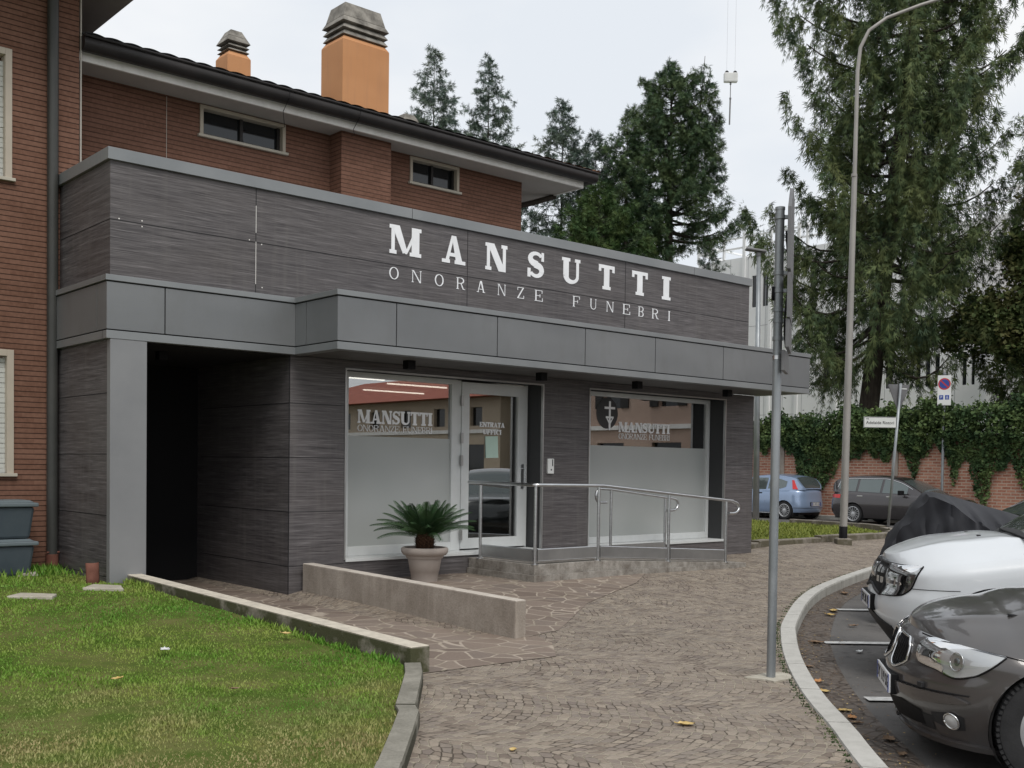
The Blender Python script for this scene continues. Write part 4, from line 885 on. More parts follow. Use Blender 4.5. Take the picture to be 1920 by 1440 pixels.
for (x,y,s_,m,l) in ((11.2,7.0,.22,'leafy','pale curled leaf at the head of the farthest stall line'),(10.85,6.82,.18,'leafy','flat pale leaf just below the head of the farthest stall line'),(10.3,6.2,.14,'leafb','dark crumpled leaf on the asphalt before the white car'),
    (8.88,5.27,.12,'signwhite','white scrap of leaf on the asphalt below the middle stall line'),(9.0,5.80,.20,'leafb','dark brown leaf by the kerb at the middle stall line'),(7.05,4.48,.15,'leafy','ochre leaf in the gutter left of the number plate'),
    (6.60,4.02,.14,'leafy','tan leaf in the gutter below the brown car nose'),(6.46,3.88,.13,'leafo','orange leaf in the gutter below the brown car nose'),(6.35,3.78,.11,'leafb','dark leaf touching the orange leaf in the gutter'),
    (7.85,5.13,.12,'leafb','small brown leaf in the gutter level with the sign pole'),(7.35,4.72,.15,'leafo','orange brown leaf in the gutter above the ochre one'),(12.9,7.9,.26,'leafb','brown leaf heap by the far kerb near the white car'),
    (6.12,3.42,.16,'leafb','grey brown leaf on the asphalt beneath the brown bumper'),(5.85,3.18,.12,'leafb','dark leaf in the gutter at the lower right of the view')):
    leaf(x,y,ROAD+.008,s_*.8,M[m],l,GR)

rng = np.random.default_rng(31); Cp = np.array([[p.x,p.y] for p in offs(KC,.151+.02)]); n = 1300; k = rng.integers(20,130,n); d_ = rng.exponential(.13,n)
Q_ = np.array([[q.x-p.x,q.y-p.y] for p,q in zip(offs(KC,0),offs(KC,1))]); gx_ = Cp[k]+Q_[k]*d_[:,None]+rng.normal(size=(n,2))*.04; sz_ = rng.uniform(.004,.016,n)
V = np.zeros((n,4,3)); a_ = rng.uniform(0,6.28,n); ca, sa = np.cos(a_)*sz_, np.sin(a_)*sz_; zz_ = ROAD+.017+rng.uniform(0,.004,n)
V[:,0] = np.c_[gx_[:,0]+ca,gx_[:,1]+sa,zz_]; V[:,1] = np.c_[gx_[:,0]-sa*.6,gx_[:,1]+ca*.6,zz_+.003]; V[:,2] = np.c_[gx_[:,0]-ca,gx_[:,1]-sa,zz_]; V[:,3] = np.c_[gx_[:,0]+sa*.6,gx_[:,1]-ca*.6,zz_+.003]
tag(npmesh('leaf_litter', V.reshape(-1,3), np.arange(n*4).reshape(-1,4), [M['leafb'],M['leafy'],M['oldstone']], mi=rng.choice([0,0,0,1,2,2],n)), 'crumbs of leaf litter and grit along the foot of the kerb', 'litter', kind='stuff')
n = 1500; k = rng.integers(8,130,n); gx_ = np.array([[p.x,p.y] for p in offs(KC,-.015)])[k]+rng.normal(size=(n,2))*.012-Q_[k]*rng.exponential(.012,n)[:,None]; h = rng.uniform(.004,.018,n); a_ = rng.uniform(0,6.28,n); V = np.zeros((n,3,3)); zz_ = np.array([gz(x,y) for x,y in gx_])
V[:,0] = np.c_[gx_+np.c_[np.cos(a_),np.sin(a_)]*.006,zz_]; V[:,1] = np.c_[gx_-np.c_[np.cos(a_),np.sin(a_)]*.006,zz_]; V[:,2] = np.c_[gx_+rng.normal(size=(n,2))*.006,zz_+h]
tag(npmesh('moss', V.reshape(-1,3), np.arange(n*3).reshape(-1,3), M['bushy'], k=3), 'thin green moss in the joint behind the kerb', 'moss', kind='stuff')

# ------------------------------------------------------------------ cars
def itp(tab):
    xs = [p[0] for p in tab]; ys = [p[1] for p in tab]; xs_, ys_ = np.array(xs,float), np.array(ys,float)
    if xs_[0] > xs_[-1]: xs_, ys_ = xs_[::-1], ys_[::-1]
    return lambda x: float(np.interp(x, xs_, ys_))
def sitp(tab):      # smooth interpolation (monotone-ish cubic through the table)
    t = sorted(tab); X = [p[0] for p in t]; Y = [p[1] for p in t]; n = len(X)
    m = []
    for i in range(n):
        if i == 0: m.append((Y[1]-Y[0])/(X[1]-X[0]))
        elif i == n-1: m.append((Y[-1]-Y[-2])/(X[-1]-X[-2]))
        else:
            a = (Y[i]-Y[i-1])/(X[i]-X[i-1]); b = (Y[i+1]-Y[i])/(X[i+1]-X[i]); m.append(0 if a*b <= 0 else 2*a*b/(a+b))
    def f(x):
        if x <= X[0]: return Y[0]
        if x >= X[-1]: return Y[-1]
        i = int(np.searchsorted(X, x))-1; i = max(0,min(n-2,i)); h = X[i+1]-X[i]; t_ = (x-X[i])/h
        return (2*t_**3-3*t_**2+1)*Y[i]+(t_**3-2*t_**2+t_)*h*m[i]+(-2*t_**3+3*t_**2)*Y[i+1]+(t_**3-t_**2)*h*m[i+1]
    return f
class Car:
    """x forward (nose at 0), y left, z up; lower body is a wrapped outline, bonnet and cabin are laid on top"""
    def __init__(s, L, xn, xr, w, xs, xe, ztop, zbot, axles, R, fa=2.3, fb=2.1):
        s.L=L; s.xn=sitp(xn); s.xr=sitp(xr); s.w=sitp(w); s.xs=xs; s.xe=xe; s.zt=sitp(ztop); s.zb=sitp(zbot); s.ax=axles; s.R=R; s.fa=fa; s.fb=fb
        s.round = .045; s.bulge = 0; s.feature = None
    def P(s, u, z, side=1):
        w = s.w(z)
        if u <= 1:
            th = u*math.pi/2; c = max(0,math.cos(th)); sn = math.sin(th); xn = s.xn(z)
            x = s.xs+(xn-s.xs)*c**(2/s.fa); y = w*sn**(2/s.fb)
        elif u <= 2: x = s.xs+(s.xe-s.xs)*(u-1); y = w
        else:
            th = (3-u)*math.pi/2; c = max(0,math.cos(th)); xr = -s.L+s.xr(z)
            x = s.xe+(xr-s.xe)*c**(2/2.6); y = w*math.sin(th)**(2/2.6)
        zt = s.zt(x); k = max(0, 1-(zt-z)/.09); ins = s.round*k*k
        if u > 1 and u < 2: y -= ins
        else:
            d = math.hypot(x-s.xs if u<=1 else x-s.xe, y)+1e-6; q = 1-ins/max(d,.3); y *= q
            if u <= 1: x = s.xs+(x-s.xs)*q
            else: x = s.xe+(x-s.xe)*q
        return (x, side*y, z)
    def ztop(s, u):      # top edge height
        z = s.zt(0)
        for _ in range(4): z = s.zt(s.P(u,z)[0])
        return z
    def N(s, u, z, side=1):
        e = .01; a = Vector(s.P(min(3,u+e),z)); b = Vector(s.P(max(0,u-e),z)); c = Vector(s.P(u,z+e)); d = Vector(s.P(u,z-e))
        n = (c-d).cross(a-b)
        if n.length < 1e-9: n = Vector((1,0,0))
        n.normalize()
        if n.y < 0 and u > .02: n = -n
        if u <= .02: n = Vector((abs(n.x),0,n.z))
        return Vector((n.x, side*n.y, n.z))
    def us(s, nf, ns, nr): return [k/nf for k in range(nf)]+[1+k/ns for k in range(ns)]+[2+k/nr for k in range(nr+1)]
    def body(s, parent, mat, nf=30, ns=90, nr=20, nz=26, name='body'):
        b = MB(); U = s.us(nf,ns,nr)
        for side in (1,-1):
            rows = []
            for u in U:
                zt = s.ztop(u); zb = s.zb(s.P(u,.3)[0]); col = []
                for j in range(nz+1):
                    v = j/nz; z = zb+(zt-zb)*v; p = Vector(s.P(u,z,side))
                    col.append(p)
                rows.append(col)
            inside = {}
            for cx in s.ax:
                for i,col in enumerate(rows):
                    for j,p in enumerate(col):
                        if u is None: pass
                        dx, dz = p.x-cx, p.z-s.R[1]
                        if dx*dx+dz*dz < s.R[0]**2 and abs(p.y) > s.w(.5)*.55:
                            d = math.hypot(dx,dz)+1e-9; inside[(i,j)] = 1; 
                            p.x = cx+dx*s.R[0]/d; p.z = s.R[1]+dz*s.R[0]/d
            base = len(b.v)
            for col in rows: b.v += [tuple(p) for p in col]
            n, m = len(rows), nz+1
            for i in range(n-1):
                for j in range(m-1):
                    if all(k in inside for k in ((i,j),(i+1,j),(i+1,j+1),(i,j+1))): continue
                    q = (base+i*m+j, base+(i+1)*m+j, base+(i+1)*m+j+1, base+i*m+j+1); b.f.append(q[::-1] if side>0 else q); b.mi.append(0)
        o = b.build(name, mat, parent, smooth=True, sharp=38, local=True)
        for cx in s.ax:      # dark wheel housings
            c = MB(); w = s.w(.5)
            for side in (1,-1):
                P = []
                for k in range(25):
                    a = rad(-35+250*k/24); P.append([(cx+s.R[0]*.995*math.cos(a), side*y, s.R[1]+s.R[0]*.995*math.sin(a)) for y in (w-.012, w-.42)])
                c.grid(P, flip=side>0)
                c.add([(cx-s.R[0],side*(w-.42),.15),(cx+s.R[0],side*(w-.42),.15),(cx+s.R[0],side*(w-.42),s.R[1]+s.R[0]),(cx-s.R[0],side*(w-.42),s.R[1]+s.R[0])],[(0,1,2,3)])
            c.build('wheel_housing', M['plastic'], parent, local=True)
        c = MB(); c.box(-s.L+.25,-.3,-s.w(.4)+.25,s.w(.4)-.25,.16,.30); c.build('underbody', M['plastic'], parent, local=True)
        return o
    def top(s, parent, mat, u0, u1, crown, n=40, m=24, name='bonnet', off=.0, pw=2.3, edge=0., ridge=None):
        P = []
        for k in range(n+1):
            u = u0+(u1-u0)*k/n; z = s.ztop(u); p = s.P(u,z); c = crown(p[0]) if callable(crown) else crown; row = []
            for j in range(m+1):
                t_ = -1+2*j/m; h = c*(1-abs(t_)**pw)+(ridge(p[0],t_) if ridge else 0); row.append((p[0], p[1]*t_*(1-edge), z+h+off*(1-abs(t_)**8)))
            P.append(row)
        b = MB(); b.grid(P); return b.build(name, mat, parent, smooth=True, sharp=60, local=True)
    def patch(s, parent, name, mat, u0, u1, zlo, zhi, off=.006, n=24, m=8, side=1, bulge=0, rim=True, loc=True, thick=.0):
        P = []; b = MB()
        for k in range(n+1):
            u = u0+(u1-u0)*k/n; a, c = zlo(u), zhi(u); row = []
            for j in range(m+1):
                z = a+(c-a)*j/m; p = Vector(s.P(u,z,side)); nn = s.N(u,z,side)
                e = min(1, 5*min(k/n,1-k/n), 5*min(j/m,1-j/m)) if bulge else 1
                bl = bulge*math.sin(math.pi*k/n)**.5*math.sin(math.pi*j/m)**.5 if bulge else 0
                row.append(tuple(p+nn*(off+bl)))
            P.append(row)
        if rim:      # fold the border back onto the body so that the patch has thickness
            def fold(p, u, z): q = Vector(s.P(u,z,side))-s.N(u,z,side)*.006; return tuple(q)
            P2 = [[fold(None, u0+(u1-u0)*k/n, zlo(u0+(u1-u0)*k/n))]+P[k]+[fold(None, u0+(u1-u0)*k/n, zhi(u0+(u1-u0)*k/n))] for k in range(n+1)]
            f0 = [fold(None,u0, zlo(u0)+(zhi(u0)-zlo(u0))*max(0,min(m,j-1))/m) for j in range(m+3)]; f1 = [fold(None,u1, zlo(u1)+(zhi(u1)-zlo(u1))*max(0,min(m,j-1))/m) for j in range(m+3)]
            P = [f0]+P2+[f1]
        b.grid(P, flip=side>0); return b.build(name, mat, parent, smooth=True, sharp=35, local=True)
    def wire(s, parent, name, mat, uz, r=.006, side=1, off=.004):
        b = MB(); b.tube([tuple(Vector(s.P(u,z,side))+s.N(u,z,side)*off) for u,z in uz], r, 8); return b.build(name, mat, parent, smooth=True, local=True)
def wheel(parent, x, y, R, wd, side, spokes, rimr=.62, tread=False, sp=.03, name='wheel'):
    b = MB(); y1 = wd/2; prof = [(R*rimr,-y1*.82),(R*rimr+.01,-y1*.95),(R*.80,-y1),(R*.94,-y1*.93),(R*.985,-y1*.78),(R,-y1*.6),(R,y1*.6),(R*.985,y1*.78),(R*.94,y1*.93),(R*.80,y1),(R*rimr+.01,y1*.95),(R*rimr,y1*.82)]
    if tread: prof = prof[:5]+[(R,-y1*.66),(R,-y1*.42),(R-.008,-y1*.41),(R-.008,-y1*.34),(R,-y1*.33),(R,-y1*.05),(R-.008,-y1*.04),(R-.008,y1*.04),(R,y1*.05),(R,y1*.33),(R-.008,y1*.34),(R-.008,y1*.41),(R,y1*.42),(R,y1*.66)]+prof[7:]
    b.lathe(prof, (x,y,R), 72, 'y')
    if tread:
        for k in range(64):
            a = 2*math.pi*k/64; ca, sa = math.cos(a), math.sin(a)
            for s_ in (-1,1): b.obox((x+(R-.006)*ca, y+s_*y1*.80, R+(R-.006)*sa), (-sa*.0085,0,ca*.0085), (0,.026,0), (ca*.008,0,sa*.008))
    t_ = b.build(name, M['tyre'], parent, smooth=True, sharp=30, local=True)
    b = MB(); yo = side*y1
    b.lathe([(R*rimr+.012,yo*.93),(R*rimr-.005,yo*.97),(R*rimr-.02,yo*.86),(R*rimr-.03,yo*.55),(R*rimr-.03,-yo*.5)] , (x,y,R), 48, 'y')
    b.lathe([(0,yo*.80),(.055,yo*.80),(.07,yo*.72),(.075,yo*.4)], (x,y,R), 24, 'y')
    for k in range(spokes):
        a = 2*math.pi*k/spokes; ca, sa = math.cos(a), math.sin(a); r0, r1 = .05, R*rimr-.015; c = ((r0+r1)/2)
        b.obox((x+c*ca, y+yo*.72, R+c*sa), (ca*(r1-r0)/2,0,sa*(r1-r0)/2), (0,.012,0), (-sa*sp/2,0,ca*sp/2))
    b.build('rim', M['rim'], t_, smooth=True, sharp=30, local=True)
    b = MB(); b.lathe([(0,yo*.35),(R*rimr-.03,yo*.35)], (x,y,R), 32, 'y'); b.build('brake_disc', M['plastic'], t_, local=True)
    return t_
class Cabin:
    def __init__(s, car, x0, x1, roof, wr, H, base_in=.03):
        s.c=car; s.x0=x0; s.x1=x1; s.roof=sitp(roof); s.wr=wr; s.H=H; s.bi=base_in
    def edge(s, x, side=1):
        zb = s.c.zt(x); zr = max(zb+.001, s.roof(x)); f = min(1,(zr-zb)/s.H); wb = s.wb(x); return (x, side*(wb-(wb-s.wr)*f), zr)
    def wb(s, x):
        w = s.c.w(s.c.zt(x))-s.c.round-s.bi
        if x < s.c.xe: k = .93*(s.c.xe-x)/(s.c.L+s.c.xe-.07); w *= max(.05,1-k**2.6)**(1/2.6)
        return w
    def S(s, x, z, side=1):
        zb = s.c.zt(x); wb = s.wb(x); return Vector((x, side*(wb-(wb-s.wr)*((z-zb)/s.H)), z))
    def build(s, parent, mat, n=60, m=16, crown=.05):
        b = MB(); P = []
        for k in range(n+1):
            x = s.x0+(s.x1-s.x0)*k/n; zb = s.c.zt(x)-.02; e = s.edge(x); row = [(x,-s.wb(x),zb)]
            hh = max(0,e[2]-zb); cr = crown*min(1,hh/.25)
            row += [tuple(s.S(x,zb+.02+(e[2]-zb-.02)*j/4,-1)) for j in range(5)]
            for j in range(1,m):
                t_ = -1+2*j/m; row.append((x, e[1]*t_, e[2]+cr*(1-t_*t_)))
            row += [tuple(s.S(x,zb+.02+(e[2]-zb-.02)*(4-j)/4,1)) for j in range(5)]+[(x,s.wb(x),zb)]
            P.append(row)
        b.grid(P); s.cr = crown; return b.build('roof', mat, parent, smooth=True, sharp=40, local=True)
    def screen(s, parent, name, xa, xb, tw, off=.006, n=14, m=18, mat=None):
        b = MB(); P = []
        for k in range(n+1):
            x = xa+(xb-xa)*k/n; e = s.edge(x); zb = s.c.zt(x)-.02; cr = s.cr*min(1,max(0,e[2]-zb)/.25)
            P.append([(x+(off if xa>xb else off)*.5*(1 if x>(s.x0+s.x1)/2 else -1), e[1]*t_, e[2]+cr*(1-t_*t_)+off) for t_ in np.linspace(-tw,tw,m+1)])
        b.grid(P, flip=xa<xb); return b.build(name, mat or M['cglass'], parent, smooth=True, local=True)
    def side(s, parent, name, poly, side=1, off=.006, mat=None):
        pts = [s.S(x,z,side)+Vector((0,side*off,.0)) for x,z in poly]; b = MB(); n = len(pts)
        b.add(pts+[p-Vector((0,side*off*1.6,0)) for p in pts], [tuple(range(n)) if side<0 else tuple(range(n-1,-1,-1))]+[(i,i+n,(i+1)%n+n,(i+1)%n) for i in range(n)])
        return b.build(name, mat or M['cglass'], parent, local=True)
    def sidegrid(s, parent, name, top, bot, xa, xb, side=1, off=.006, n=24, mat=None):
        P = [[tuple(s.S(x,z,side)+Vector((0,side*off,0))) for z in (bot(x), (bot(x)+top(x))/2, top(x))] for x in [xa+(xb-xa)*k/n for k in range(n+1)]]
        b = MB(); b.grid(P, flip=(side>0)==(xa>xb)); return b.build(name, mat or M['cglass'], parent, local=True)
def place(px, depth, tilt, name, label, group=None, z=ROAD):
    """ground point seen at that bearing and distance, nose there, heading left with a tilt away"""
    p = DF*depth+DR*((px-960)/CF*depth); h = DR*(-math.cos(rad(tilt)))+DF*math.sin(rad(tilt))
    return thing(name, label, 'car', (round(p.x,3),round(p.y,3),z), math.atan2(h.y,h.x), group)
def plate(parent, c, ex, txt, wdt=.52, ht=.11):
    """plate centred at c, ex = direction to the right when facing it"""
    c = Vector(c); ex = Vector(ex).normalized(); ez = Vector((0,0,1)); n = ex.cross(ez)
    b = MB(); b.obox(c, ex*wdt/2, ez*ht/2, n*.006); p = b.build('licence_plate', M['plate'], parent, local=True, bevel=.002)
    for s_ in (-1,1): b = MB(); b.obox(c+ex*s_*(wdt/2-.022)+n*.0066, ex*.021, ez*(ht/2-.003), n*.0012); b.build('blue_band', M['blue'], p, local=True)
    texto(txt, ht*.95, 'plate_number', M['blacktext'], c+n*.0075, ex, ez, p, local=True)
    return p

PK = 'cars parked in the bays in front of the shop'
# --- dark bronze-grey hatchback, nearest
bm = place(1670, 6.56, 11.7, 'parked_car', 'dark bronze-grey hatchback with twin kidney grilles and a clear headlamp, nearest the viewer', PK)
C = Car(4.23, [(.12,-.14),(.20,-.08),(.28,-.04),(.36,-.012),(.43,0),(.50,-.002),(.54,-.02),(.58,-.045),(.64,-.055),(.70,-.075),(.76,-.13)],
        [(.2,.12),(.35,.02),(.5,0),(.8,.06),(1.0,.12)], [(.12,.76),(.22,.80),(.32,.835),(.42,.855),(.52,.865),(.62,.868),(.72,.86),(.85,.84),(1.0,.80)],
        -.62, -3.6, [(0,.735),(-.1,.742),(-.17,.737),(-.3,.725),(-.48,.705),(-.6,.685),(-.76,.683),(-1.0,.75),(-1.3,.84),(-1.8,.92),(-3.2,.98),(-4.1,.99)], [(0,.20),(-.5,.185),(-4.0,.19),(-4.3,.24)], (-.76,-3.40), (.345,.318), 2.15, 1.95)
C.round = .03
C.body(bm, M['bmwpaint'], 48, 110, 16, 44)
C.top(bm, M['bmwhood'], 0.0, 1.27, sitp([(0,.0),(-.075,.006),(-.12,.035),(-.2,.088),(-.32,.150),(-.55,.228),(-.75,.290),(-.95,.28),(-1.25,.15)]), 90, 56, 'bonnet', .003, 2.7, ridge=lambda x,t_: .012*math.exp(-((abs(t_)-.60)/.07)**2)*min(1,max(0,-x-.1)/.3))
cb = Cabin(C, -1.22, -4.05, [(-1.22,.93),(-1.6,1.16),(-2.0,1.37),(-2.4,1.42),(-3.0,1.41),(-3.5,1.35),(-3.85,1.15),(-4.05,.99)], .56, .48)
cb.build(bm, M['bmwpaint']); cb.screen(bm, 'windscreen', -1.27,-1.98,.93)
for s_ in (1,-1): cb.sidegrid(bm,'side_window', lambda x: min(1.36, cb.roof(x)-.05), lambda x: C.zt(x)+.02, -1.62,-3.5, s_)
for s_ in (1,-1):
    # kidney grille: dark opening with chrome surround
    uL, uR = .035, .235
    up_ = lambda u: .700-.0-.30*(u-.10)**2-.10*max(0,u-.15); lo_ = lambda u: .555+(.075*max(0,(abs(u-.105)-.03)/.08))**1.0*1.0
    top_ = lambda u: .704-.05*u-1.2*max(0,u-.2)**1.0; bot_ = lambda u: .515+5.2*(u-.135)**2
    g = C.patch(bm,'kidney_grille', M['black'], uL, uR, bot_, top_, .004, 18, 8, s_, rim=False)
    ring = [(uL+(uR-uL)*k/14, top_(uL+(uR-uL)*k/14)) for k in range(15)]+[(uR-(uR-uL)*k/14, bot_(uR-(uR-uL)*k/14)) for k in range(15)]+[(uL,top_(uL))]
    C.wire(g,'grille_surround', M['chrome'], ring, .0085, s_, .006)
    for k in range(7):
        u = uL+.015+(uR-uL-.03)*k/6; C.wire(g,'grille_bar', M['black'], [(u,bot_(u)+.01),(u,top_(u)-.01)], .0025, s_, .008)
    # headlamp
    ht = sitp([(.31,.690),(.34,.718),(.40,.728),(.55,.722),(.70,.712),(.86,.695)]); hl = sitp([(.31,.620),(.34,.590),(.48,.572),(.60,.548),(.70,.575),(.78,.625),(.86,.690)])
    h = C.patch(bm,'headlight', M['lampback'], .31, .86, hl, ht, .0025, 40, 8, s_, rim=False)
    C.patch(h,'headlight_lens', M['lens'], .31, .86, hl, ht, .010, 40, 12, s_, bulge=.008, rim=True)
    rg = [(.31+.55*k/24, ht(.31+.55*k/24)) for k in range(25)]+[(.86-.55*k/24, hl(.86-.55*k/24)) for k in range(25)]+[(.31,ht(.31))]
    C.wire(h,'headlight_seal', M['black'], rg, .0055, s_, .002)
    for u,z,r in ((.44,.645,.040),(.595,.638,.050)):
        c0 = Vector(C.P(u,z,s_)); n0 = C.N(u,z,s_); ax = Vector((1,0,0)); a1 = ax.cross(Vector((0,0,1))).normalized(); b = MB(); b_ = []
        e1 = n0.cross(Vector((0,0,1))).normalized(); e2 = e1.cross(n0).normalized()
        def ringp(rr_, d_): return [tuple(c0+n0*d_+(e1*math.cos(t_)*.85+e2*math.sin(t_))*rr_) for t_ in np.linspace(0,2*math.pi,28)]
        b.grid([ringp(r,.0055), ringp(r*.8,.0045), ringp(r*.45,.004)]); b.build('lamp_bowl', M['rim'], h, smooth=True, local=True)
        b = MB(); b.grid([ringp(r*.45,.0042), ringp(r*.42,.0075), ringp(r*.2,.0095), ringp(.0005,.010)]); b.build('lamp_bulb', M['cglass'], h, smooth=True, local=True)
        b = MB(); b.tube(ringp(r,.006), .0032, 6); b.build('lamp_bezel', M['chrome'], h, smooth=True, local=True)
        pass
    # bumper crease with rub strip and fog lamp
    C.patch(bm,'bumper_strip', M['bmwpaint'], .13, .70, lambda u: .345+.14*max(0,(u-.13)), lambda u: .440+.035*max(0,(u-.13))-.03*max(0,(u-.62)/.08), .020, 34, 5, s_, rim=True)
    C.wire(bm,'strip_line', M['black'], [(.13+.57*k/20, .446+.035*.57*k/20) for k in range(21)], .0035, s_, .006)
    fg = C.patch(bm,'fog_lamp_recess', M['plastic'], .47, .67, lambda u: .255+.18*abs(u-.60), lambda u: .355-.18*abs(u-.60), .003, 14, 5, s_, rim=False)
    c0 = Vector(C.P(.60,.310,s_)); n0 = C.N(.60,.310,s_); e2 = Vector((0,0,1)); e1 = n0.cross(e2).normalized(); e2 = e1.cross(n0).normalized()
    b = MB(); b.grid([[tuple(c0+n0*(.012+.010*math.cos(f_*math.pi/2))+(e1*math.cos(t_)+e2*math.sin(t_))*.040*f_) for t_ in np.linspace(0,2*math.pi,24)] for f_ in np.linspace(0,1,6)]); b.build('fog_lamp', M['lampback'], fg, smooth=True, local=True)
    b = MB(); b.tube([tuple(c0+n0*.010+(e1*math.cos(t_)+e2*math.sin(t_))*.046) for t_ in np.linspace(0,2*math.pi,24)], .006, 8); b.build('fog_lamp_ring', M['chrome'], fg, smooth=True, local=True)
    c0 = Vector(C.P(.42,.475,s_)); n0 = C.N(.42,.475,s_); b = MB(); b.obox(c0+n0*.008, n0*.014, Vector((0,0,1))*.016, n0.cross(Vector((0,0,1))).normalized()*.022); b.build('headlight_washer', M['plastic'], bm, local=True, bevel=.005)
    # lower intakes and lip
    C.patch(bm,'side_intake', M['plastic'], .36, .47, lambda u: .225, lambda u: .31, .003, 12, 4, s_, rim=False)
    C.patch(bm,'bumper_lip', M['bmwpaint'], .0, .88, lambda u: .165, lambda u: .195, .022, 30, 4, s_, rim=True)
    C.wire(bm,'bonnet_gap', M['black'], [(.24+.85*k/30, C.ztop(.24+.85*k/30)-.006) for k in range(31)]+[(1.0+.27*k/10, C.ztop(1.0+.27*k/10)-.004) for k in range(1,11)], .0035, s_, .001)
for s_ in (1,-1): C.patch(bm,'lower_grille', M['black'], 0, .40, lambda u: .215+.06*u, lambda u: .365-.10*u, .004, 16, 6, s_, rim=False)
plate(bm, (.016,.0,.418), (0,1,0), 'DY 119 SG')
b = MB(); b.box(-.04,.009,-.27,.27,.358,.478); b.build('plate_holder', M['black'], bm, local=True, bevel=.004)
b = MB(); b.obox((-.62,.50,.880),(.0,.012,0),(.055,.006,.006),(0,0,.004)); b.build('washer_jet', M['plastic'], bm, local=True)
for s_ in (1,-1):
    wheel(bm, -.76, s_*.755, .318, .205, s_, 7, .60, True, .055); wheel(bm, -3.40, s_*.755, .318, .205, s_, 7, .60, False, .055)

# --- white compact suv
du = place(1632, 9.05, 12, 'parked_car', 'white compact SUV with a four-slot chrome grille in the bay beyond the dark hatchback', PK)
D = Car(4.32, [(.15,-.27),(.25,-.20),(.32,-.145),(.42,-.07),(.50,-.02),(.60,0),(.68,-.01),(.76,-.05),(.84,-.055),(.92,-.07),(1.0,-.13)],
        [(.3,.1),(.6,0),(1.0,.05),(1.2,.1)], [(.15,.80),(.35,.86),(.5,.895),(.7,.905),(.85,.90),(1.0,.88),(1.15,.85)],
        -.66, -3.7, [(0,.94),(-.1,.935),(-.28,.94),(-.4,.955),(-.66,.985),(-.9,1.02),(-1.3,1.07),(-1.9,1.08),(-3.2,1.12),(-4.2,1.12)], [(0,.24),(-.6,.26),(-4.3,.3)], (-.84,-3.49), (.45,.36), 2.6, 2.2)
D.round = .05
D.body(du, M['white'], 44, 100, 16, 40)
D.top(du, M['white'], 0, 1.15, sitp([(0,0),(-.06,.012),(-.12,.045),(-.3,.115),(-.6,.165),(-.9,.16),(-1.1,.12)]), 70, 48, 'bonnet', .004, 3.0, ridge=lambda x,t_: .014*(math.exp(-((abs(t_)-.58)/.10)**2))*min(1,max(0,-x-.05)/.3))
cd_ = Cabin(D, -.98, -4.2, [(-.98,1.03),(-1.3,1.26),(-1.82,1.56),(-2.4,1.62),(-3.4,1.60),(-3.9,1.50),(-4.2,1.14)], .60, .55)
cd_.build(du, M['white']); cd_.screen(du, 'windscreen', -1.06,-1.78,.94)
for s_ in (1,-1): cd_.sidegrid(du,'side_window', lambda x: min(1.53, cd_.roof(x)-.06), lambda x: D.zt(x)+.03, -1.5,-3.7, s_)
b = MB(); b.tube([(-1.10,.70,1.15),(-1.06,.35,1.185),(-1.05,-.1,1.20)],.009,6); b.tube([(-1.02,.1,1.17),(-1.07,-.2,1.20)],.012,6); b.build('wiper', M['black'], du, local=True)
b = MB(); b.grid([[(x,y,D.ztop(1.0+(-x-.66)/3.04)+.135-.17*abs(y/.8)**3+(.03 if x<-1.05 else 0)) for x in (-1.00,-1.12)] for y in np.linspace(-.78,.78,16)]); b.build('scuttle', M['plastic'], du, local=True)
for y in (.30,-.18):
    b = MB(); b.obox((-.80,y,1.166),(.014,0,0),(0,.018,0),(0,0,.008)); b.build('washer_jet', M['plastic'], du, local=True, bevel=.003)
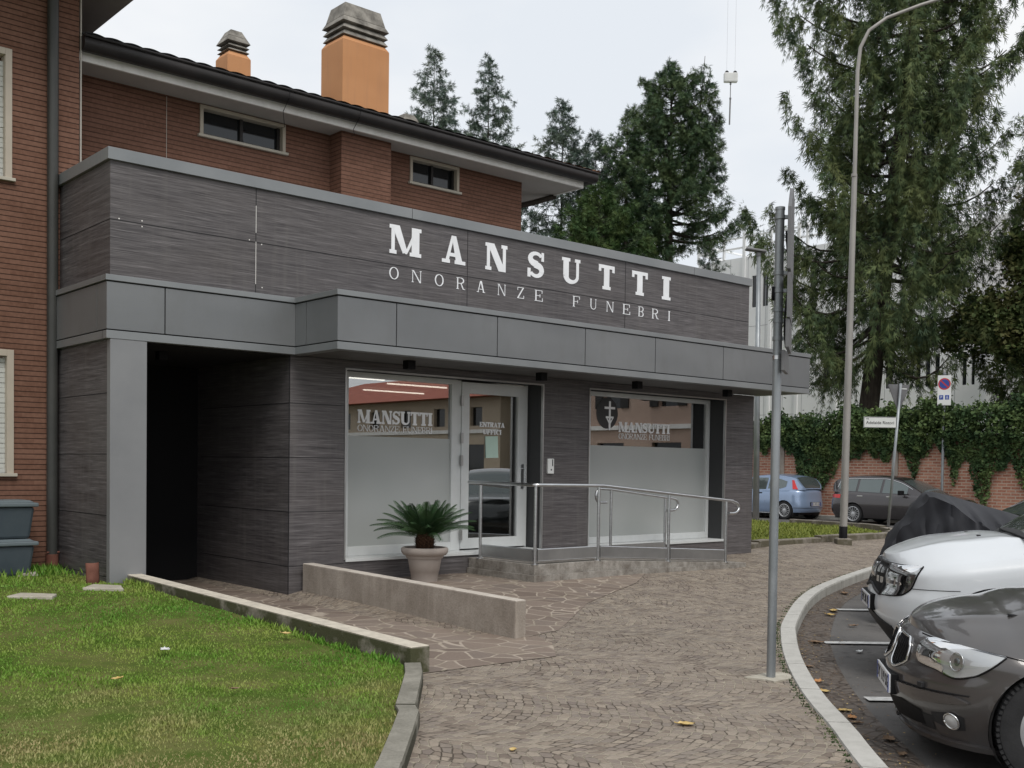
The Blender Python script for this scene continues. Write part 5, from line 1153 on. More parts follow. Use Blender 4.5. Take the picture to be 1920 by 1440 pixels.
for s_ in (1,-1):
    g = D.patch(du,'grille', M['black'], 0.0, .262, lambda u: .735-.22*max(0,u), lambda u: .925-.03*u, .006, 20, 8, s_, rim=False)
    ring = [(.262*k/16, .925-.03*.262*k/16) for k in range(17)]+[(.262,.80)]+[(.262-.262*k/16, .735-.22*(.262-.262*k/16)) for k in range(17)]
    D.wire(g,'grille_surround', M['plastic'], ring, .012, s_, .008)
    for (ua,ub) in ((.10,.155),(.18,.235)):
        for (za,zc) in ((.845,.895),(.765,.815)): D.patch(g,'grille_block', M['chrome'], ua, ub, lambda u,za=za: za, lambda u,zc=zc: zc, .012, 4, 3, s_, rim=True)
    D.patch(g,'grille_emblem', M['chrome'], 0, .075, lambda u: .80, lambda u: .90, .018, 6, 4, s_, rim=True)
    ht = sitp([(.27,.915),(.40,.922),(.55,.932),(.645,.935)]); hl = sitp([(.27,.682),(.40,.690),(.50,.705),(.57,.76),(.645,.925)])
    h = D.patch(du,'headlight', M['reveal'], .275, .645, hl, ht, .004, 36, 8, s_, rim=False)
    for u0,u1,za,zc,mm in ((.50,.63,.875,.918,'lampback'),(.50,.57,.79,.855,'chrome'),(.31,.38,.705,.78,'lampback'),(.40,.425,.72,.90,'chrome'),(.295,.305,.71,.90,'lampback')):
        D.patch(h,'lamp_reflector', M[mm], u0,u1, lambda u,za=za: max(za,hl(u)+.01), lambda u,zc=zc: min(zc,ht(u)-.01) if min(zc,ht(u)-.01)>max(za,hl(u)+.01) else max(za,hl(u)+.01), .007, 8, 4, s_, rim=False)
    D.patch(h,'headlight_lens', M['lens'], .275, .645, hl, ht, .012, 36, 10, s_, bulge=.008, rim=True)
    rg = [(.275+.37*k/24, ht(.275+.37*k/24)) for k in range(25)]+[(.645-.37*k/24, hl(.645-.37*k/24)) for k in range(25)]+[(.275,ht(.275))]
    D.wire(h,'headlight_seal', M['black'], rg, .007, s_, .003)
    D.wire(du,'bonnet_gap', M['plastic'], [(.0+.63*k/16, D.ztop(.63*k/16)-.004) for k in range(17)], .004, s_, .0)
    D.wire(du,'bumper_gap', M['plastic'], [(.58+.36*k/10, .765+.01*k/10) for k in range(11)], .003, s_, .0)
    D.patch(du,'lower_bumper', M['plastic'], 0, .85, lambda u: .235, lambda u: .415+.0*u-.05*max(0,u-.3), .008, 30, 8, s_, rim=True)
    D.patch(du,'lower_trim', M['plastic'], .0, .36, lambda u: .40, lambda u: .56-.33*u, .010, 14, 6, s_, rim=True)
plate(du, (.018,.0,.60), (0,1,0), 'EW 381 RJ'); b = MB(); b.box(-.04,.011,-.28,.28,.535,.665); b.build('plate_holder', M['black'], du, local=True, bevel=.004)
for s_ in (1,-1): wheel(du, -.84, s_*.785, .36, .215, s_, 5, .60, False, .07); wheel(du, -3.49, s_*.785, .36, .215, s_, 5, .60, False, .07)
b = MB(); b.obox((-1.75,1.02,1.12),(.05,0,0),(0,.10,0),(0,0,.075)); b.tube([(-1.7,.84,1.07),(-1.74,.95,1.09)],.02,8); b.build('door_mirror', M['plastic'], du, local=True, bevel=.03)
b = MB(); b.obox((-1.75,-1.02,1.12),(.05,0,0),(0,.10,0),(0,0,.075)); b.tube([(-1.7,-.84,1.07),(-1.74,-.95,1.09)],.02,8); mo = b.build('door_mirror', M['plastic'], du, local=True, bevel=.03)

# --- dark car mostly hidden behind
dk = place(1702, 14.1, 8, 'parked_car', 'black-green car almost hidden behind the draped motorcycle and the white SUV', PK)
K = Car(4.3, [(.15,-.2),(.4,-.04),(.6,0),(.8,-.06),(1.0,-.15)], [(.3,.1),(.6,0),(1.1,.1)], [(.15,.8),(.5,.88),(.8,.89),(1.1,.84)], -.66,-3.7,
        [(0,.90),(-.2,.95),(-.6,1.0),(-1.2,1.05),(-2,1.07),(-4.2,1.1)], [(0,.24),(-4.3,.3)], (-.82,-3.4), (.38,.335), 2.4, 2.1); K.round = .05
K.body(dk, M['darkcar'], 24, 60, 10, 24); K.top(dk, M['darkcar'], 0, 1.28, .09, 30, 20, 'bonnet', .004)
ck = Cabin(K, -1.22,-4.2, [(-1.22,1.06),(-1.6,1.27),(-2.1,1.52),(-2.6,1.58),(-3.5,1.56),(-4.2,1.12)], .60, .52); ck.build(dk, M['darkcar']); ck.screen(dk,'windscreen',-1.28,-2.05,.93)
for s_ in (1,-1): ck.sidegrid(dk,'side_window', lambda x: min(1.48, ck.roof(x)-.06), lambda x: K.zt(x)+.03, -1.7,-3.8, s_); wheel(dk,-.82,s_*.78,.335,.21,s_,5,.6); wheel(dk,-3.4,s_*.78,.335,.21,s_,5,.6)

# --- pale blue small hatchback across the street
pu = thing('parked_car', 'pale blue small hatchback seen from behind by the ivy wall', 'car', (31.68,24.6,ROAD), rad(90), 'cars parked along the ivy wall')
Q = Car(4.03, [(.15,-.15),(.4,0),(.6,-.02),(.8,-.1)], [(.2,.10),(.32,.03),(.45,0),(.60,.02),(.72,.045),(.92,.07),(1.05,.10)], [(.15,.78),(.35,.83),(.6,.85),(.8,.84),(1.0,.80)], -.66,-3.45,
        [(0,.70),(-.3,.80),(-.9,.92),(-1.2,.95),(-2.2,.975),(-3.2,1.0),(-4.05,1.02)], [(0,.2),(-4.1,.25)], (-.83,-3.34), (.345,.31), 2.2, 2.1); Q.round = .045
Q.body(pu, M['punto'], 18, 90, 26, 30); Q.top(pu, M['punto'], 0, 1.2, .08, 20, 16, 'bonnet', .004)
cq = Cabin(Q, -.95,-3.94, [(-.95,.94),(-1.3,1.14),(-1.75,1.38),(-2.2,1.47),(-2.8,1.49),(-3.3,1.455),(-3.60,1.40),(-3.83,1.18),(-3.94,1.03)], .57, .46, .0)
cq.build(pu, M['punto']); cq.screen(pu,'windscreen',-1.0,-1.72,.92); cq.screen(pu,'rear_window',-3.61,-3.92,.86)
for s_ in (1,-1):
    cq.sidegrid(pu,'side_window', lambda x: min(1.40, cq.roof(x)-.06), lambda x: Q.zt(x)+.025, -1.5,-2.55, s_); cq.sidegrid(pu,'side_window', lambda x: 1.375-.25*max(0,-x-3.0), lambda x: Q.zt(x)+.045+.3*max(0,-x-3.15), -2.62,-3.34, s_)
    cq.side(pu,'tail_light', [(-3.52,1.34),(-3.60,1.33),(-3.78,1.03),(-3.62,1.03)], s_, .02, M['redlens'])
    wheel(pu,-.83,s_*.735,.31,.19,s_,14,.68,False,.014); wheel(pu,-3.34,s_*.735,.31,.19,s_,14,.68,False,.014)
    Q.wire(pu,'door_gap', M['black'], [(1+(2.52-.66)/2.79,.25),(1+(2.58-.66)/2.79,.6),(1+(2.55-.66)/2.79,.95)], .004, s_, .0)
    b = MB(); p = Vector(Q.P(1+(2.36-.66)/2.79,.88,s_)); b.obox(p,(.09,0,0),(0,.012,0),(0,0,.02)); b.build('door_handle', M['black'], pu, local=True, bevel=.005)
    Q.patch(pu,'sill', M['white'], 1.08, 1.85, lambda u:.20, lambda u:.225, .006, 20, 2, s_, rim=False)
    Q.wire(pu,'tailgate_gap', M['black'], [(2.42,.98),(2.45,.66),(3.0,.64)], .004, s_, .0)
    Q.wire(pu,'bumper_crease', M['plastic'], [(2.2+.8*k/8,.40) for k in range(9)], .007, s_, .002)
b = MB(); b.box(-4.035,-4.02,-.30,.30,.47,.60); b.build('plate_recess', M['plastic'], pu, local=True)
plate(pu, (-4.042,0,.53), (0,-1,0), 'DJ 402 KE')
# --- dark brown-grey estate
ti = thing('parked_car', 'dark brown-grey estate car seen side-on by the ivy wall', 'car', (31.4,14.93,ROAD), rad(-90), 'cars parked along the ivy wall')
T = Car(4.57, [(.15,-.2),(.35,-.04),(.5,0),(.7,-.06),(.8,-.12)], [(.2,.16),(.35,.04),(.5,0),(.75,.03),(.9,.08),(1.05,.12)], [(.15,.80),(.35,.87),(.6,.895),(.8,.885),(1.0,.85)], -.66,-3.95,
        [(0,.68),(-.3,.78),(-.9,.90),(-1.3,.94),(-2.4,.965),(-3.6,1.0),(-4.6,1.03)], [(0,.2),(-4.1,.2),(-4.6,.28)], (-.9,-3.54), (.36,.32), 2.2, 2.1); T.round = .045
T.body(ti, M['tipo'], 20, 100, 22, 30); T.top(ti, M['tipo'], 0, 1.2, .08, 20, 16, 'bonnet', .004)
ct = Cabin(T, -1.15,-4.52, [(-1.15,.94),(-1.5,1.13),(-2.05,1.38),(-2.6,1.49),(-3.2,1.51),(-3.9,1.47),(-4.25,1.38),(-4.45,1.16),(-4.52,1.03)], .58, .50, .0)
ct.build(ti, M['tipo']); ct.screen(ti,'windscreen',-1.2,-2.0,.93); ct.screen(ti,'rear_window',-4.27,-4.49,.80)
for s_ in (1,-1):
    tp = lambda x: min(1.415, ct.roof(x)-.07); bt = lambda x: T.zt(x)+.03
    for xa,xb in ((-1.75,-2.58),(-2.66,-3.42),(-3.50,-4.12)): ct.sidegrid(ti,'side_window', lambda x: tp(x)-.10*max(0,(-x-3.85)/.27), lambda x: bt(x)+.06*max(0,(-x-3.9)/.22), xa,xb, s_)
    b = MB(); b.tube([tuple(ct.S(x, tp(x)+.018, s_)+Vector((0,s_*.008,0))) for x in np.linspace(-1.6,-4.1,24)]+[tuple(ct.S(-4.16,1.15,s_)+Vector((0,s_*.01,0)))],.010,6); b.build('window_trim', M['chrome'], ti, local=True)
    wheel(ti,-.9,s_*.775,.32,.205,s_,15,.70,False,.015); wheel(ti,-3.54,s_*.775,.32,.205,s_,15,.70,False,.015)
    for x in (2.30,3.30):
        b = MB(); p = Vector(T.P(1+(x-.66)/3.29,.885,s_)); b.obox(p,(.10,0,0),(0,.014,0),(0,0,.014)); b.build('door_handle', M['chrome'], ti, local=True, bevel=.005)
    for x in (1.62,2.62,3.5): T.wire(ti,'door_gap', M['black'], [(1+(x-.66)/3.29,z) for z in (.25,.6,.93)], .004, s_, .0)
    T.patch(ti,'tail_light', M['redlens'], 2.02, 2.7, lambda u:.80+.05*(u-2), lambda u:.92, .008, 14, 4, s_)
    b = MB(); b.obox((-1.85,s_*.99,1.02),(.055,0,0),(0,.10,0),(0,0,.07)); b.tube([(-1.82,s_*.82,.97),(-1.86,s_*.95,.99)],.02,8); b.build('door_mirror', M['black'], ti, local=True, bevel=.03)
    T.wire(ti,'exhaust_trim', M['chrome'], [(2.55+.3*k/6,.30) for k in range(7)], .012, s_, .004)

# ------------------------------------------------------------------ motorcycle under a cover
mc = place(1645, 11.9, 12, 'covered_motorcycle', 'motorcycle hidden under a creased black cloth cover beyond the white SUV'); mc['category'] = 'motorcycle'
hp = sitp([(.0,.62),(.08,.84),(.22,1.08),(.40,1.34),(.52,1.46),(.66,1.44),(.95,1.36),(1.30,1.25),(1.7,1.14),(2.05,1.02),(2.2,.72)])
wp = sitp([(.0,.10),(.15,.22),(.35,.30),(.6,.40),(1.0,.44),(1.5,.42),(1.9,.36),(2.2,.2)])
P = []
for i in range(64):
    x = 2.2*i/63; h = hp(x); w = wp(x); row = []; k_ = .05+.20*smooth01((x-.5)/.6)
    for j in range(41):
        a = -1+2*j/40; q = abs(a)
        if q < .5: y = w*(q/.5)**.9; z = h-k_*(q/.5)**1.2
        else: t_ = (q-.5)/.5; y = w*(1+.10*t_); z = (h-k_)*(1-t_)+.06*t_
        y = math.copysign(y, a); n1 = mnoise.noise(Vector((x*2.6+z*.8, y*1.5+5, z*2.2))); n2 = abs(mnoise.noise(Vector((x*5+z*2.5, 3, z*1.2+y))))
        f = n1*.07+(.5-n2*2.6)*.075*min(1,q*2)+.04*abs(math.sin(x*8+z*5+5*n1))*q
        row.append((-x+f*.3, y+math.copysign(f,a)*min(1,q*3), max(.03,z+f*.35)))
    P.append(row)
b = MB(); b.grid(P, flip=False); b.build('cover', M['cover'], mc, smooth=True, sharp=38, local=True)
for sx in (-.35,-1.7):
    b = MB(); b.lathe([(.22,-.06),(.29,-.055),(.31,0),(.29,.055),(.22,.06)],(sx,0,.31),40,'y'); b.build('wheel', M['tyre'], mc, smooth=True, local=True)
b = MB(); b.lathe([(0,-.05),(.03,-.045),(.045,-.01),(.045,.02),(0,.03)],(-1.62,.44,1.04),16,'y'); b.build('indicator', M['orange'], mc, smooth=True, local=True)

# ------------------------------------------------------------------ posts, signs and lamps
sp = thing('sign_post', 'thick galvanised pole on the setts with road signs seen edge-on, nearest the viewer', 'sign post', (6.7,4.7,0))
b = MB(); b.tube([(6.7,4.7,-.02),(6.72,4.715,3.47)],.033,24); b.lathe([(.036,0),(.036,.02),(.0,.03)],(6.72,4.715,3.465),20); b.build('pole', M['galv'], sp, smooth=True, sharp=50)
vd = (Vector((6.75,4.72,0))).normalized(); vr = Vector((vd.y,-vd.x,0))
def plate_edge(z0,z1,ln,off,ang,name,poly=None,back=0.):
    d = (vd*math.cos(ang)+vr*math.sin(ang)).normalized(); nn = Vector((d.y,-d.x,0)); c = Vector((6.72,4.71,0))+vr*off+vd*back
    b = MB()
    if poly: pts = poly
    else: pts = [(-ln/2,z0),(ln/2,z0),(ln/2,z1),(-ln/2,z1)]
    n = len(pts); vs = [c+d*a-nn*.0125+Vector((0,0,z)) for a,z in pts]+[c+d*a+nn*.0125+Vector((0,0,z)) for a,z in pts]
    b.add(vs, [tuple(range(n)),tuple(range(2*n-1,n-1,-1))]+[(i,i+n,(i+1)%n+n,(i+1)%n) for i in range(n)]); return b.build(name, M['signback'], sp, bevel=.003)
plate_edge(0,0,0,.076,.045,'triangular_sign',[(-.30,2.98),(.30,2.98),(.33,3.05),(.30,3.60),(.0,3.62),(-.3,3.42)])
plate_edge(2.64,2.96,.55,.078,.040,'warning_sign'); plate_edge(2.43,2.635,.5,.074,.05,'arrow_sign'); plate_edge(2.27,2.42,.34,.052,.09,'small_plate')
for z in (3.41,3.0,2.87,2.73,2.65,2.52,2.38):
    b = MB(); b.lathe([(.034,-.016),(.039,-.014),(.039,.014),(.034,.016)],(6.717,4.712,z),24); b.obox(Vector((6.717,4.712,z))+vr*.048, vr*.018, vd*.018, (0,0,.012)); b.build('clamp', M['galv'] if z!=2.38 else M['steel'], sp, smooth=True, sharp=40)
b = MB(); b.tube([tuple(Vector((6.717,4.712,0))+vr*(.058+.012*math.sin(z*9))-vd*.05+Vector((0,0,z))) for z in np.linspace(2.45,3.3,14)],.008,6); b.tube([tuple(Vector((6.717,4.712,0))-vr*.040-vd*.02+Vector((0,0,z))) for z in (2.80,2.84,2.9)],.012,6); b.build('cable', M['black'], sp, smooth=True)
lampg = 'street lamps'
lp_ = thing('street_lamp', 'tall weathered street lamp with a long curved arm at the edge of the verge', 'street lamp', (18.6,11.55,.14), 0, lampg)
lx, ly = 18.62, 11.46
b = MB(); b.tube([(lx,ly,.15),(lx+.03,ly,2.1),(lx+.06,ly,3.5),(lx+.10,ly+.01,5.0),(lx+.16,ly+.02,7.3)],[.074,.071,.067,.060,.050],20)
b.tube([(lx+.16,ly+.02,7.3),(lx+.20,ly+.03,9.3),(lx+.235,ly,9.75),(lx+.36,ly-.10,10.08),(lx+.62,ly-.32,10.33),(lx+1.1,ly-.74,10.58),(lx+1.9,ly-1.45,10.93),(lx+2.4,ly-1.9,11.1)],[.040,.036,.035,.033,.032,.031,.030,.028],16)
b.build('pole', M['galvrust'], lp_, smooth=True, sharp=50)
b = MB(); b.obox((lx+2.65,ly-2.12,11.2),Vector((.76,-.66,.25)).normalized()*.33,Vector((.66,.76,0))*.12,(0,0,.06)); b.build('lamp_head', M['galv'], lp_, bevel=.04)
b = MB(); b.lathe([(.0,0),(.20,0),(.20,.17),(.185,.19),(0,.19)],(lx,ly,.05),4); b.build('concrete_foot', M['oldstone'], lp_, bevel=.01)
b = MB(); b.lathe([(.080,0),(.080,.22),(.074,.23)],(lx,ly,.24),20); b.build('dark_collar', M['black'], lp_, smooth=True, sharp=40)
b = MB()
for z,r_ in ((2.4,.076),(3.48,.072),(5.05,.066),(7.28,.055)): b.lathe([(r_-.012,-.03),(r_,-.028),(r_,.028),(r_-.014,.03)],(lx+.02*z,ly+.003*z,z),20)
b.build('pole_joint', M['galvrust'], lp_, smooth=True, sharp=40)
l2_ = thing('street_lamp', 'slim grey street lamp with a flat head just past the right corner of the shop', 'street lamp', (24.87,18.05,ROAD), 0, lampg)
b = MB(); b.tube([(24.87,18.05,ROAD),(24.97,18.2,7.55)],[.095,.055],14); b.build('pole', M['galv'], l2_, smooth=True)
b = MB(); hh = Vector((24.97,18.2,7.62)); b.obox(hh-DR*.08+Vector((0,0,.04)), DR*.28+Vector((0,0,-.035)), DF*.13, (0,0,.03)); b.lathe([(.07,-.1),(.075,.0),(.0,.01)],(24.97,18.2,7.6),14); b.build('lamp_head', M['signback'], l2_, bevel=.015)
gw = thing('sign_post', 'slim pole carrying the back of a give-way triangle and a street name plate', 'sign post', (23.35,13.2,.1))
b = MB(); pb, pt = Vector((23.36,13.2,.08)), Vector((23.53,13.05,3.62)); b.tube([pb,pt],.032,14); b.build('pole', M['galv'], gw, smooth=True)
def atz(z): return pb.lerp(pt,(z-.08)/3.54)
c = atz(3.25)+DF*.05; b = MB(); tri = [(-.265,3.60),(.265,3.60),(.285,3.56),(.02,2.98),(-.02,2.98),(-.285,3.56)]; dr = (DR*.92+DF*.25).normalized(); df = Vector((-dr.y,dr.x,0))
n = len(tri); vs = [Vector((c.x,c.y,0))+dr*a-df*.01+Vector((0,0,z)) for a,z in tri]+[Vector((c.x,c.y,0))+dr*a+df*.01+Vector((0,0,z)) for a,z in tri]
b.add(vs, [tuple(range(n-1,-1,-1)),tuple(range(n,2*n))]+[(i,(i+1)%n,(i+1)%n+n,i+n) for i in range(n)]); g1 = b.build('give_way_sign', M['signback'], gw)
b = MB(); b.obox(Vector((c.x,c.y,3.50))-df*.02+dr*.13, dr*.07, df*.002, (0,0,.012)); b.obox(Vector((c.x,c.y,3.3))-df*.025, dr*.03, df*.01, (0,0,.02)); b.build('sign_sticker', M['signwhite'], g1)
c = atz(2.70)-DR*.415-DF*.02; b = MB(); b.obox(c, DR*.385, DF*.012, (0,0,.128)); np_ = b.build('street_name_plate', M['signwhite'], gw, bevel=.004)
b = MB()
for dz in (.12,-.12): b.obox(c-DF*.0145+Vector((0,0,dz)), DR*.38, DF*.001, (0,0,.004))
for dx in (.378,-.378): b.obox(c-DF*.0145+DR*dx, DR*.004, DF*.001, (0,0,.12))
b.build('plate_border', M['blacktext'], np_)
texto('via', .06, 'plate_text', M['blacktext'], c-DF*.0145-DR*.30+Vector((0,0,.085)), DR, (0,0,1), np_)
texto('Adelaide Ristori', .102, 'plate_text', M['blacktext'], c-DF*.0145+Vector((0,0,-.01)), DR, (0,0,1), np_, th=.002)
ns = thing('sign_post', 'pole with a no-parking sign standing against the ivy wall', 'sign post', (32.55,16.3,ROAD))
nx_, ny_ = 32.55, 16.57
b = MB(); b.tube([(nx_,ny_,ROAD),(nx_,ny_,4.6)],.042,14); b.lathe([(.0,.0),(.05,.02),(.05,.08),(0,.1)],(nx_,ny_,4.6),12); b.build('pole', M['galv'], ns, smooth=True, sharp=50)
ex = (Vector((.84,-.54,0))*.0+Vector((.42,-.907,0))).normalized(); ey = Vector((0,0,1)); enn = ex.cross(ey); cc = Vector((nx_,ny_,4.12))+enn*.07
b = MB(); b.obox(cc, ex*.20, ey*.47, enn*.012); pn = b.build('sign_panel', M['signwhite'], ns, bevel=.004)
def disc(b, c, r, n=28, off=0): b.add([c+enn*off+(ex*math.cos(2*math.pi*k/n)+ey*math.sin(2*math.pi*k/n))*r for k in range(n)], [tuple(range(n))])
b = MB(); disc(b, cc+ey*.20, .185, off=.014); sr = b.build('red_ring', M['red'], pn)
b = MB(); disc(b, cc+ey*.20, .145, off=.0155); b.build('blue_disc', M['blue'], sr)
b = MB(); b.obox(cc+ey*.20+enn*.017, (ex*.7-ey*.7)*.145, (ex*.7+ey*.7)*.02, enn*.0008); b.build('red_slash', M['red'], sr)
b = MB(); b.obox(cc-ey*.22-ex*.085+enn*.0135, ex*.06, ey*.07, enn*.0015); b.obox(cc-ey*.22+ex*.085+enn*.0135, ex*.06, ey*.07, enn*.0015); b.build('blue_square', M['blue'], pn)
texto('P', .11, 'sign_letter', M['signwhite'], cc-ey*.22-ex*.085+enn*.016, ex, ey, pn)
b = MB(); q = cc-ey*.23+ex*.085+enn*.0165; disc(b, q+ey*.045-enn*0, .012, 12); b.obox(q+ey*.01, ex*.007, ey*.028, enn*.0006); b.obox(q+ex*.012-ey*.008, ex*.018, ey*.006, enn*.0007); b.tube([tuple(q+(ex*math.cos(t_)+ey*math.sin(t_))*.03-ey*.01) for t_ in np.linspace(2.2,6.0,12)],.004,6); b.build('wheelchair_symbol', M['signwhite'], pn)

# ------------------------------------------------------------------ crane hook block in the sky
hk = thing('crane_hook_block', 'pale crane hook block with a chain hanging high in the open sky', 'crane hook', (48.9,37.8,23.4))
hb = Vector((48.89,37.76,23.40)); b = MB(); b.obox(hb, DR*.38, DF*.15, (0,0,.26)); b.build('block', M['signwhite'], hk, bevel=.05)
for s_ in (-1,1):
    b = MB(); c = hb+DR*s_*.23+Vector((0,0,.26)); b.tube([c-DF*.08,c+DF*.08],.11,16); b.build('sheave', M['blacktext'], hk, smooth=True, sharp=40)
    b = MB(); b.tube([c, c+Vector((0,0,16))],.004,5); b.build('hoist_rope', M['signback'], hk)
b = MB(); b.tube([hb-Vector((0,0,.2)), hb-Vector((0,0,.38))],.05,8); b.tube([hb-Vector((0,0,.35)), hb-Vector((.0,0,1.15))],.022,6); b.tube([hb-Vector((0,0,1.15)), hb-Vector((.03,0,2.6))],.045,6); b.lathe([(0,-.08),(.06,-.04),(.06,.04),(0,.08)],tuple(hb-Vector((0,0,1.15))),10); b.build('hook_chain', M['signback'], hk, smooth=True, sharp=40)

# ------------------------------------------------------------------ ivy wall across the street
XW = 32.8
iw = thing('brick_wall', 'long old red brick garden wall across the street half hidden under ivy', 'wall', (XW,20,ROAD))
b = MB(); b.add([(XW,2,-.14),(XW,60,-.14),(XW,60,2.75),(XW,2,2.75)],[(0,3,2,1)]); b.add([(XW,2,2.75),(XW,60,2.75),(XW+.3,60,2.75),(XW+.3,2,2.75)],[(0,3,2,1)]); b.add([(XW+.3,2,-.14),(XW+.3,60,-.14),(XW+.3,60,2.75),(XW+.3,2,2.75)],[(0,1,2,3)]); b.add([(XW,2,-.14),(XW,2,2.75),(XW+.3,2,2.75),(XW+.3,2,-.14)],[(0,3,2,1)])
b.build('brickwork', M['brickC'], iw)
for y in (22.72,18.32,13.9,9.5,27.1,31.5):
    b = MB(); b.box(XW-.05,XW+.02,y-.11,y+.11,-.14,2.76); b.build('concrete_pillar', M['conc'], iw, bevel=.01)
b = MB(); b.box(30.2+2.3,XW-.001,2,60,ROAD,ROAD+.12); struct(b.build('far_pavement', M['granite']))
def leafcloud(name, C, Sz, mat, parent=None, down=.0, out=None, seed=1, asp=.8, quads=True):
    """C: centres, Sz: sizes. each leaf a folded quad with random facing"""
    rng = np.random.default_rng(seed); n = len(C); d = rng.normal(size=(n,3)); d[:,2] = d[:,2]*.5-down
    if out is not None: d += out
    d /= np.linalg.norm(d,axis=1)[:,None]+1e-9; r = rng.normal(size=(n,3)); s = np.cross(d,r); s /= np.linalg.norm(s,axis=1)[:,None]+1e-9
    Sz = np.asarray(Sz)[:,None]*np.ones((n,1)); V = np.zeros((n,4,3)); V[:,0] = C-d*Sz*.5; V[:,1] = C+s*Sz*.5*asp+d*Sz*.08; V[:,2] = C+d*Sz*.5; V[:,3] = C-s*Sz*.5*asp+d*Sz*.08
    return npmesh(name, V.reshape(-1,3), np.arange(n*4).reshape(-1,4), mat, parent)
rng = np.random.default_rng(4)
prof = [(2,1.7),(6,1.5),(9,1.9),(11,1.3),(13.4,1.75),(14.0,.9),(14.5,1.65),(15.05,1.6),(15.25,.55),(15.6,.6),(15.8,1.7),(16.1,1.8),(16.28,1.2),(16.5,1.9),(16.75,2.25),(17.3,2.1),(17.6,1.5),(17.85,1.6),(18.1,2.1),(19.1,2.0),(20.1,2.1),(20.6,1.2),(21.3,1.05),(21.95,1.1),(22.15,2.2),(22.6,2.35),(23.7,2.3),(26,1.6),(30,2.0),(40,1.8),(60,2)]
topp = [(2,4.0),(13,3.75),(14.2,3.9),(15.5,3.55),(17,3.8),(18.5,3.6),(20.4,3.65),(21.2,3.35),(22.0,3.45),(22.9,3.45),(23.7,3.2),(25,3.4),(30,3.6),(60,3.4)]
px_ = np.array([p[0] for p in prof]); pz_ = np.array([p[1] for p in prof]); tx_ = np.array([p[0] for p in topp]); tz_ = np.array([p[1] for p in topp])
n = 52000; y = np.r_[rng.uniform(11.5,25.5,n), rng.uniform(25.5,58,9000), rng.uniform(2,11.5,9000)]; n = len(y)
lo = np.interp(y,px_,pz_)+.18*np.sin(y*5.3)+.10*np.sin(y*13.1); hi = np.interp(y,tx_,tz_)+.14*np.sin(y*4.1+1)+.10*np.sin(y*11)+.05*np.sin(y*29)
f = rng.random(n)**.75; z = lo+(hi-lo)*(1-f*f*.0-(1-f)*1.0*1.0)
thick = .12+.55*np.clip((z-2.0)/1.2,0,1); lump = .5+.5*np.sin(y*3.1+np.sin(z*4))*np.sin(z*5+y*1.7)
x = XW-.03-thick*rng.random(n)**.5*(.55+.45*lump); topm = z>2.78; x = np.where(topm, XW+.15-(.75+.25*lump)*rng.uniform(-.8,1,n)*(.65), x)
keep = (rng.random(n) < .55+.45*lump)|(z>2.6); C_ = np.c_[x,y,z][keep]
wisp = rng.random(len(C_))<.03; C_[wisp,2] += rng.exponential(.12,wisp.sum())
ivy = leafcloud('ivy', C_, rng.uniform(.07,.15,len(C_)), M['ivy'], None, .35, np.array([-.5,0,0]), 4); tag(ivy, 'dense dark ivy hanging in drapes over the brick wall', 'ivy')
# ------------------------------------------------------------------ white industrial building
XB = 50.0
wb_ = thing('industrial_building', 'white panelled industrial building with narrow dark windows and a roof railing', 'building', (XB,32,0))
r1 = [(36.56,36.86),(35.47,36.13)]; r1 += [(33.9,34.5),(32.8,33.1),(30.2,30.8),(29,29.3),(26.5,27.1),(25.3,25.6)]
r2 = [(31.74,32.19),(28.94,29.17),(28.18,28.58),(26.70,26.96),(26.20,26.45),(25.72,25.97),(24.38,24.59),(23.98,24.14),(22.6,22.85),(34.4,34.85),(36.5,36.9)]
def wallYZ(b, y0,y1,z0,z1,x,holes,dep,mi=0,ri=0):
    m2 = MB(); wallXZ(m2, -y1,-y0,z0,z1,x,[(-h[1],-h[0],h[2],h[3]) for h in holes],dep,mi,ri)
    vs = [(v[1],-v[0],v[2]) for v in m2.v]; bb = len(b.v); b.v += vs; b.f += [tuple(bb+i for i in f) for f in m2.f]; b.mi += m2.mi; return b
holes = [(a,c,10.65,12.42) for a,c in r1]+[(a,c,5.72,7.30) for a,c in r2]
b = MB(); wallYZ(b, 21.9,40.7,-.2,13.55,XB,holes,.08); b.add([(XB,40.7,-.2),(XB+20,40.7,-.2),(XB+20,40.7,13.55),(XB,40.7,13.55)],[(0,1,2,3)]); b.add([(XB,21.9,-.2),(XB,21.9,13.55),(XB+20,21.9,13.55),(XB+20,21.9,-.2)],[(0,3,2,1)]); b.add([(XB,21.9,13.55),(XB+20,21.9,13.55),(XB+20,40.7,13.55),(XB,40.7,13.55)],[(0,1,2,3)])
b.build('wall', M['whitewall'], wb_)
for a,c,e_,f_ in holes:
    b = MB(); b.add([(XB+.06,a,e_),(XB+.06,c,e_),(XB+.06,c,f_),(XB+.06,a,f_)],[(0,3,2,1)]); b.build('window', M['darkglass'], wb_)
b = MB()
for y in np.arange(22.5,40.6,1.22): b.box(XB-.004,XB+.01,y-.012,y+.012,0,13.5)
for z in (9.6,4.6): b.box(XB-.005,XB+.01,21.95,40.65,z-.012,z+.012)
b.build('panel_seam', M['seamgrey'], wb_)
b = MB()
for y in (39.6,37.4,35.6,33.8,31.4,29.2): b.box(XB-.10,XB-.004,y-.09,y+.09,0,14.9)
b.build('pilaster', M['whitewall'], wb_)
b = MB()
for z in (14.05,14.62): b.box(XB-.04,XB+.04,21.9,40.7,z,z+.10)
for y in np.arange(22.2,40.7,1.85): b.box(XB-.06,XB+.06,y-.06,y+.06,13.56,14.85)
for z in (14.05,14.62): b.box(XB+.05,XB+20,40.62,40.70,z,z+.10)
b.build('roof_railing', M['whitewall'], wb_)
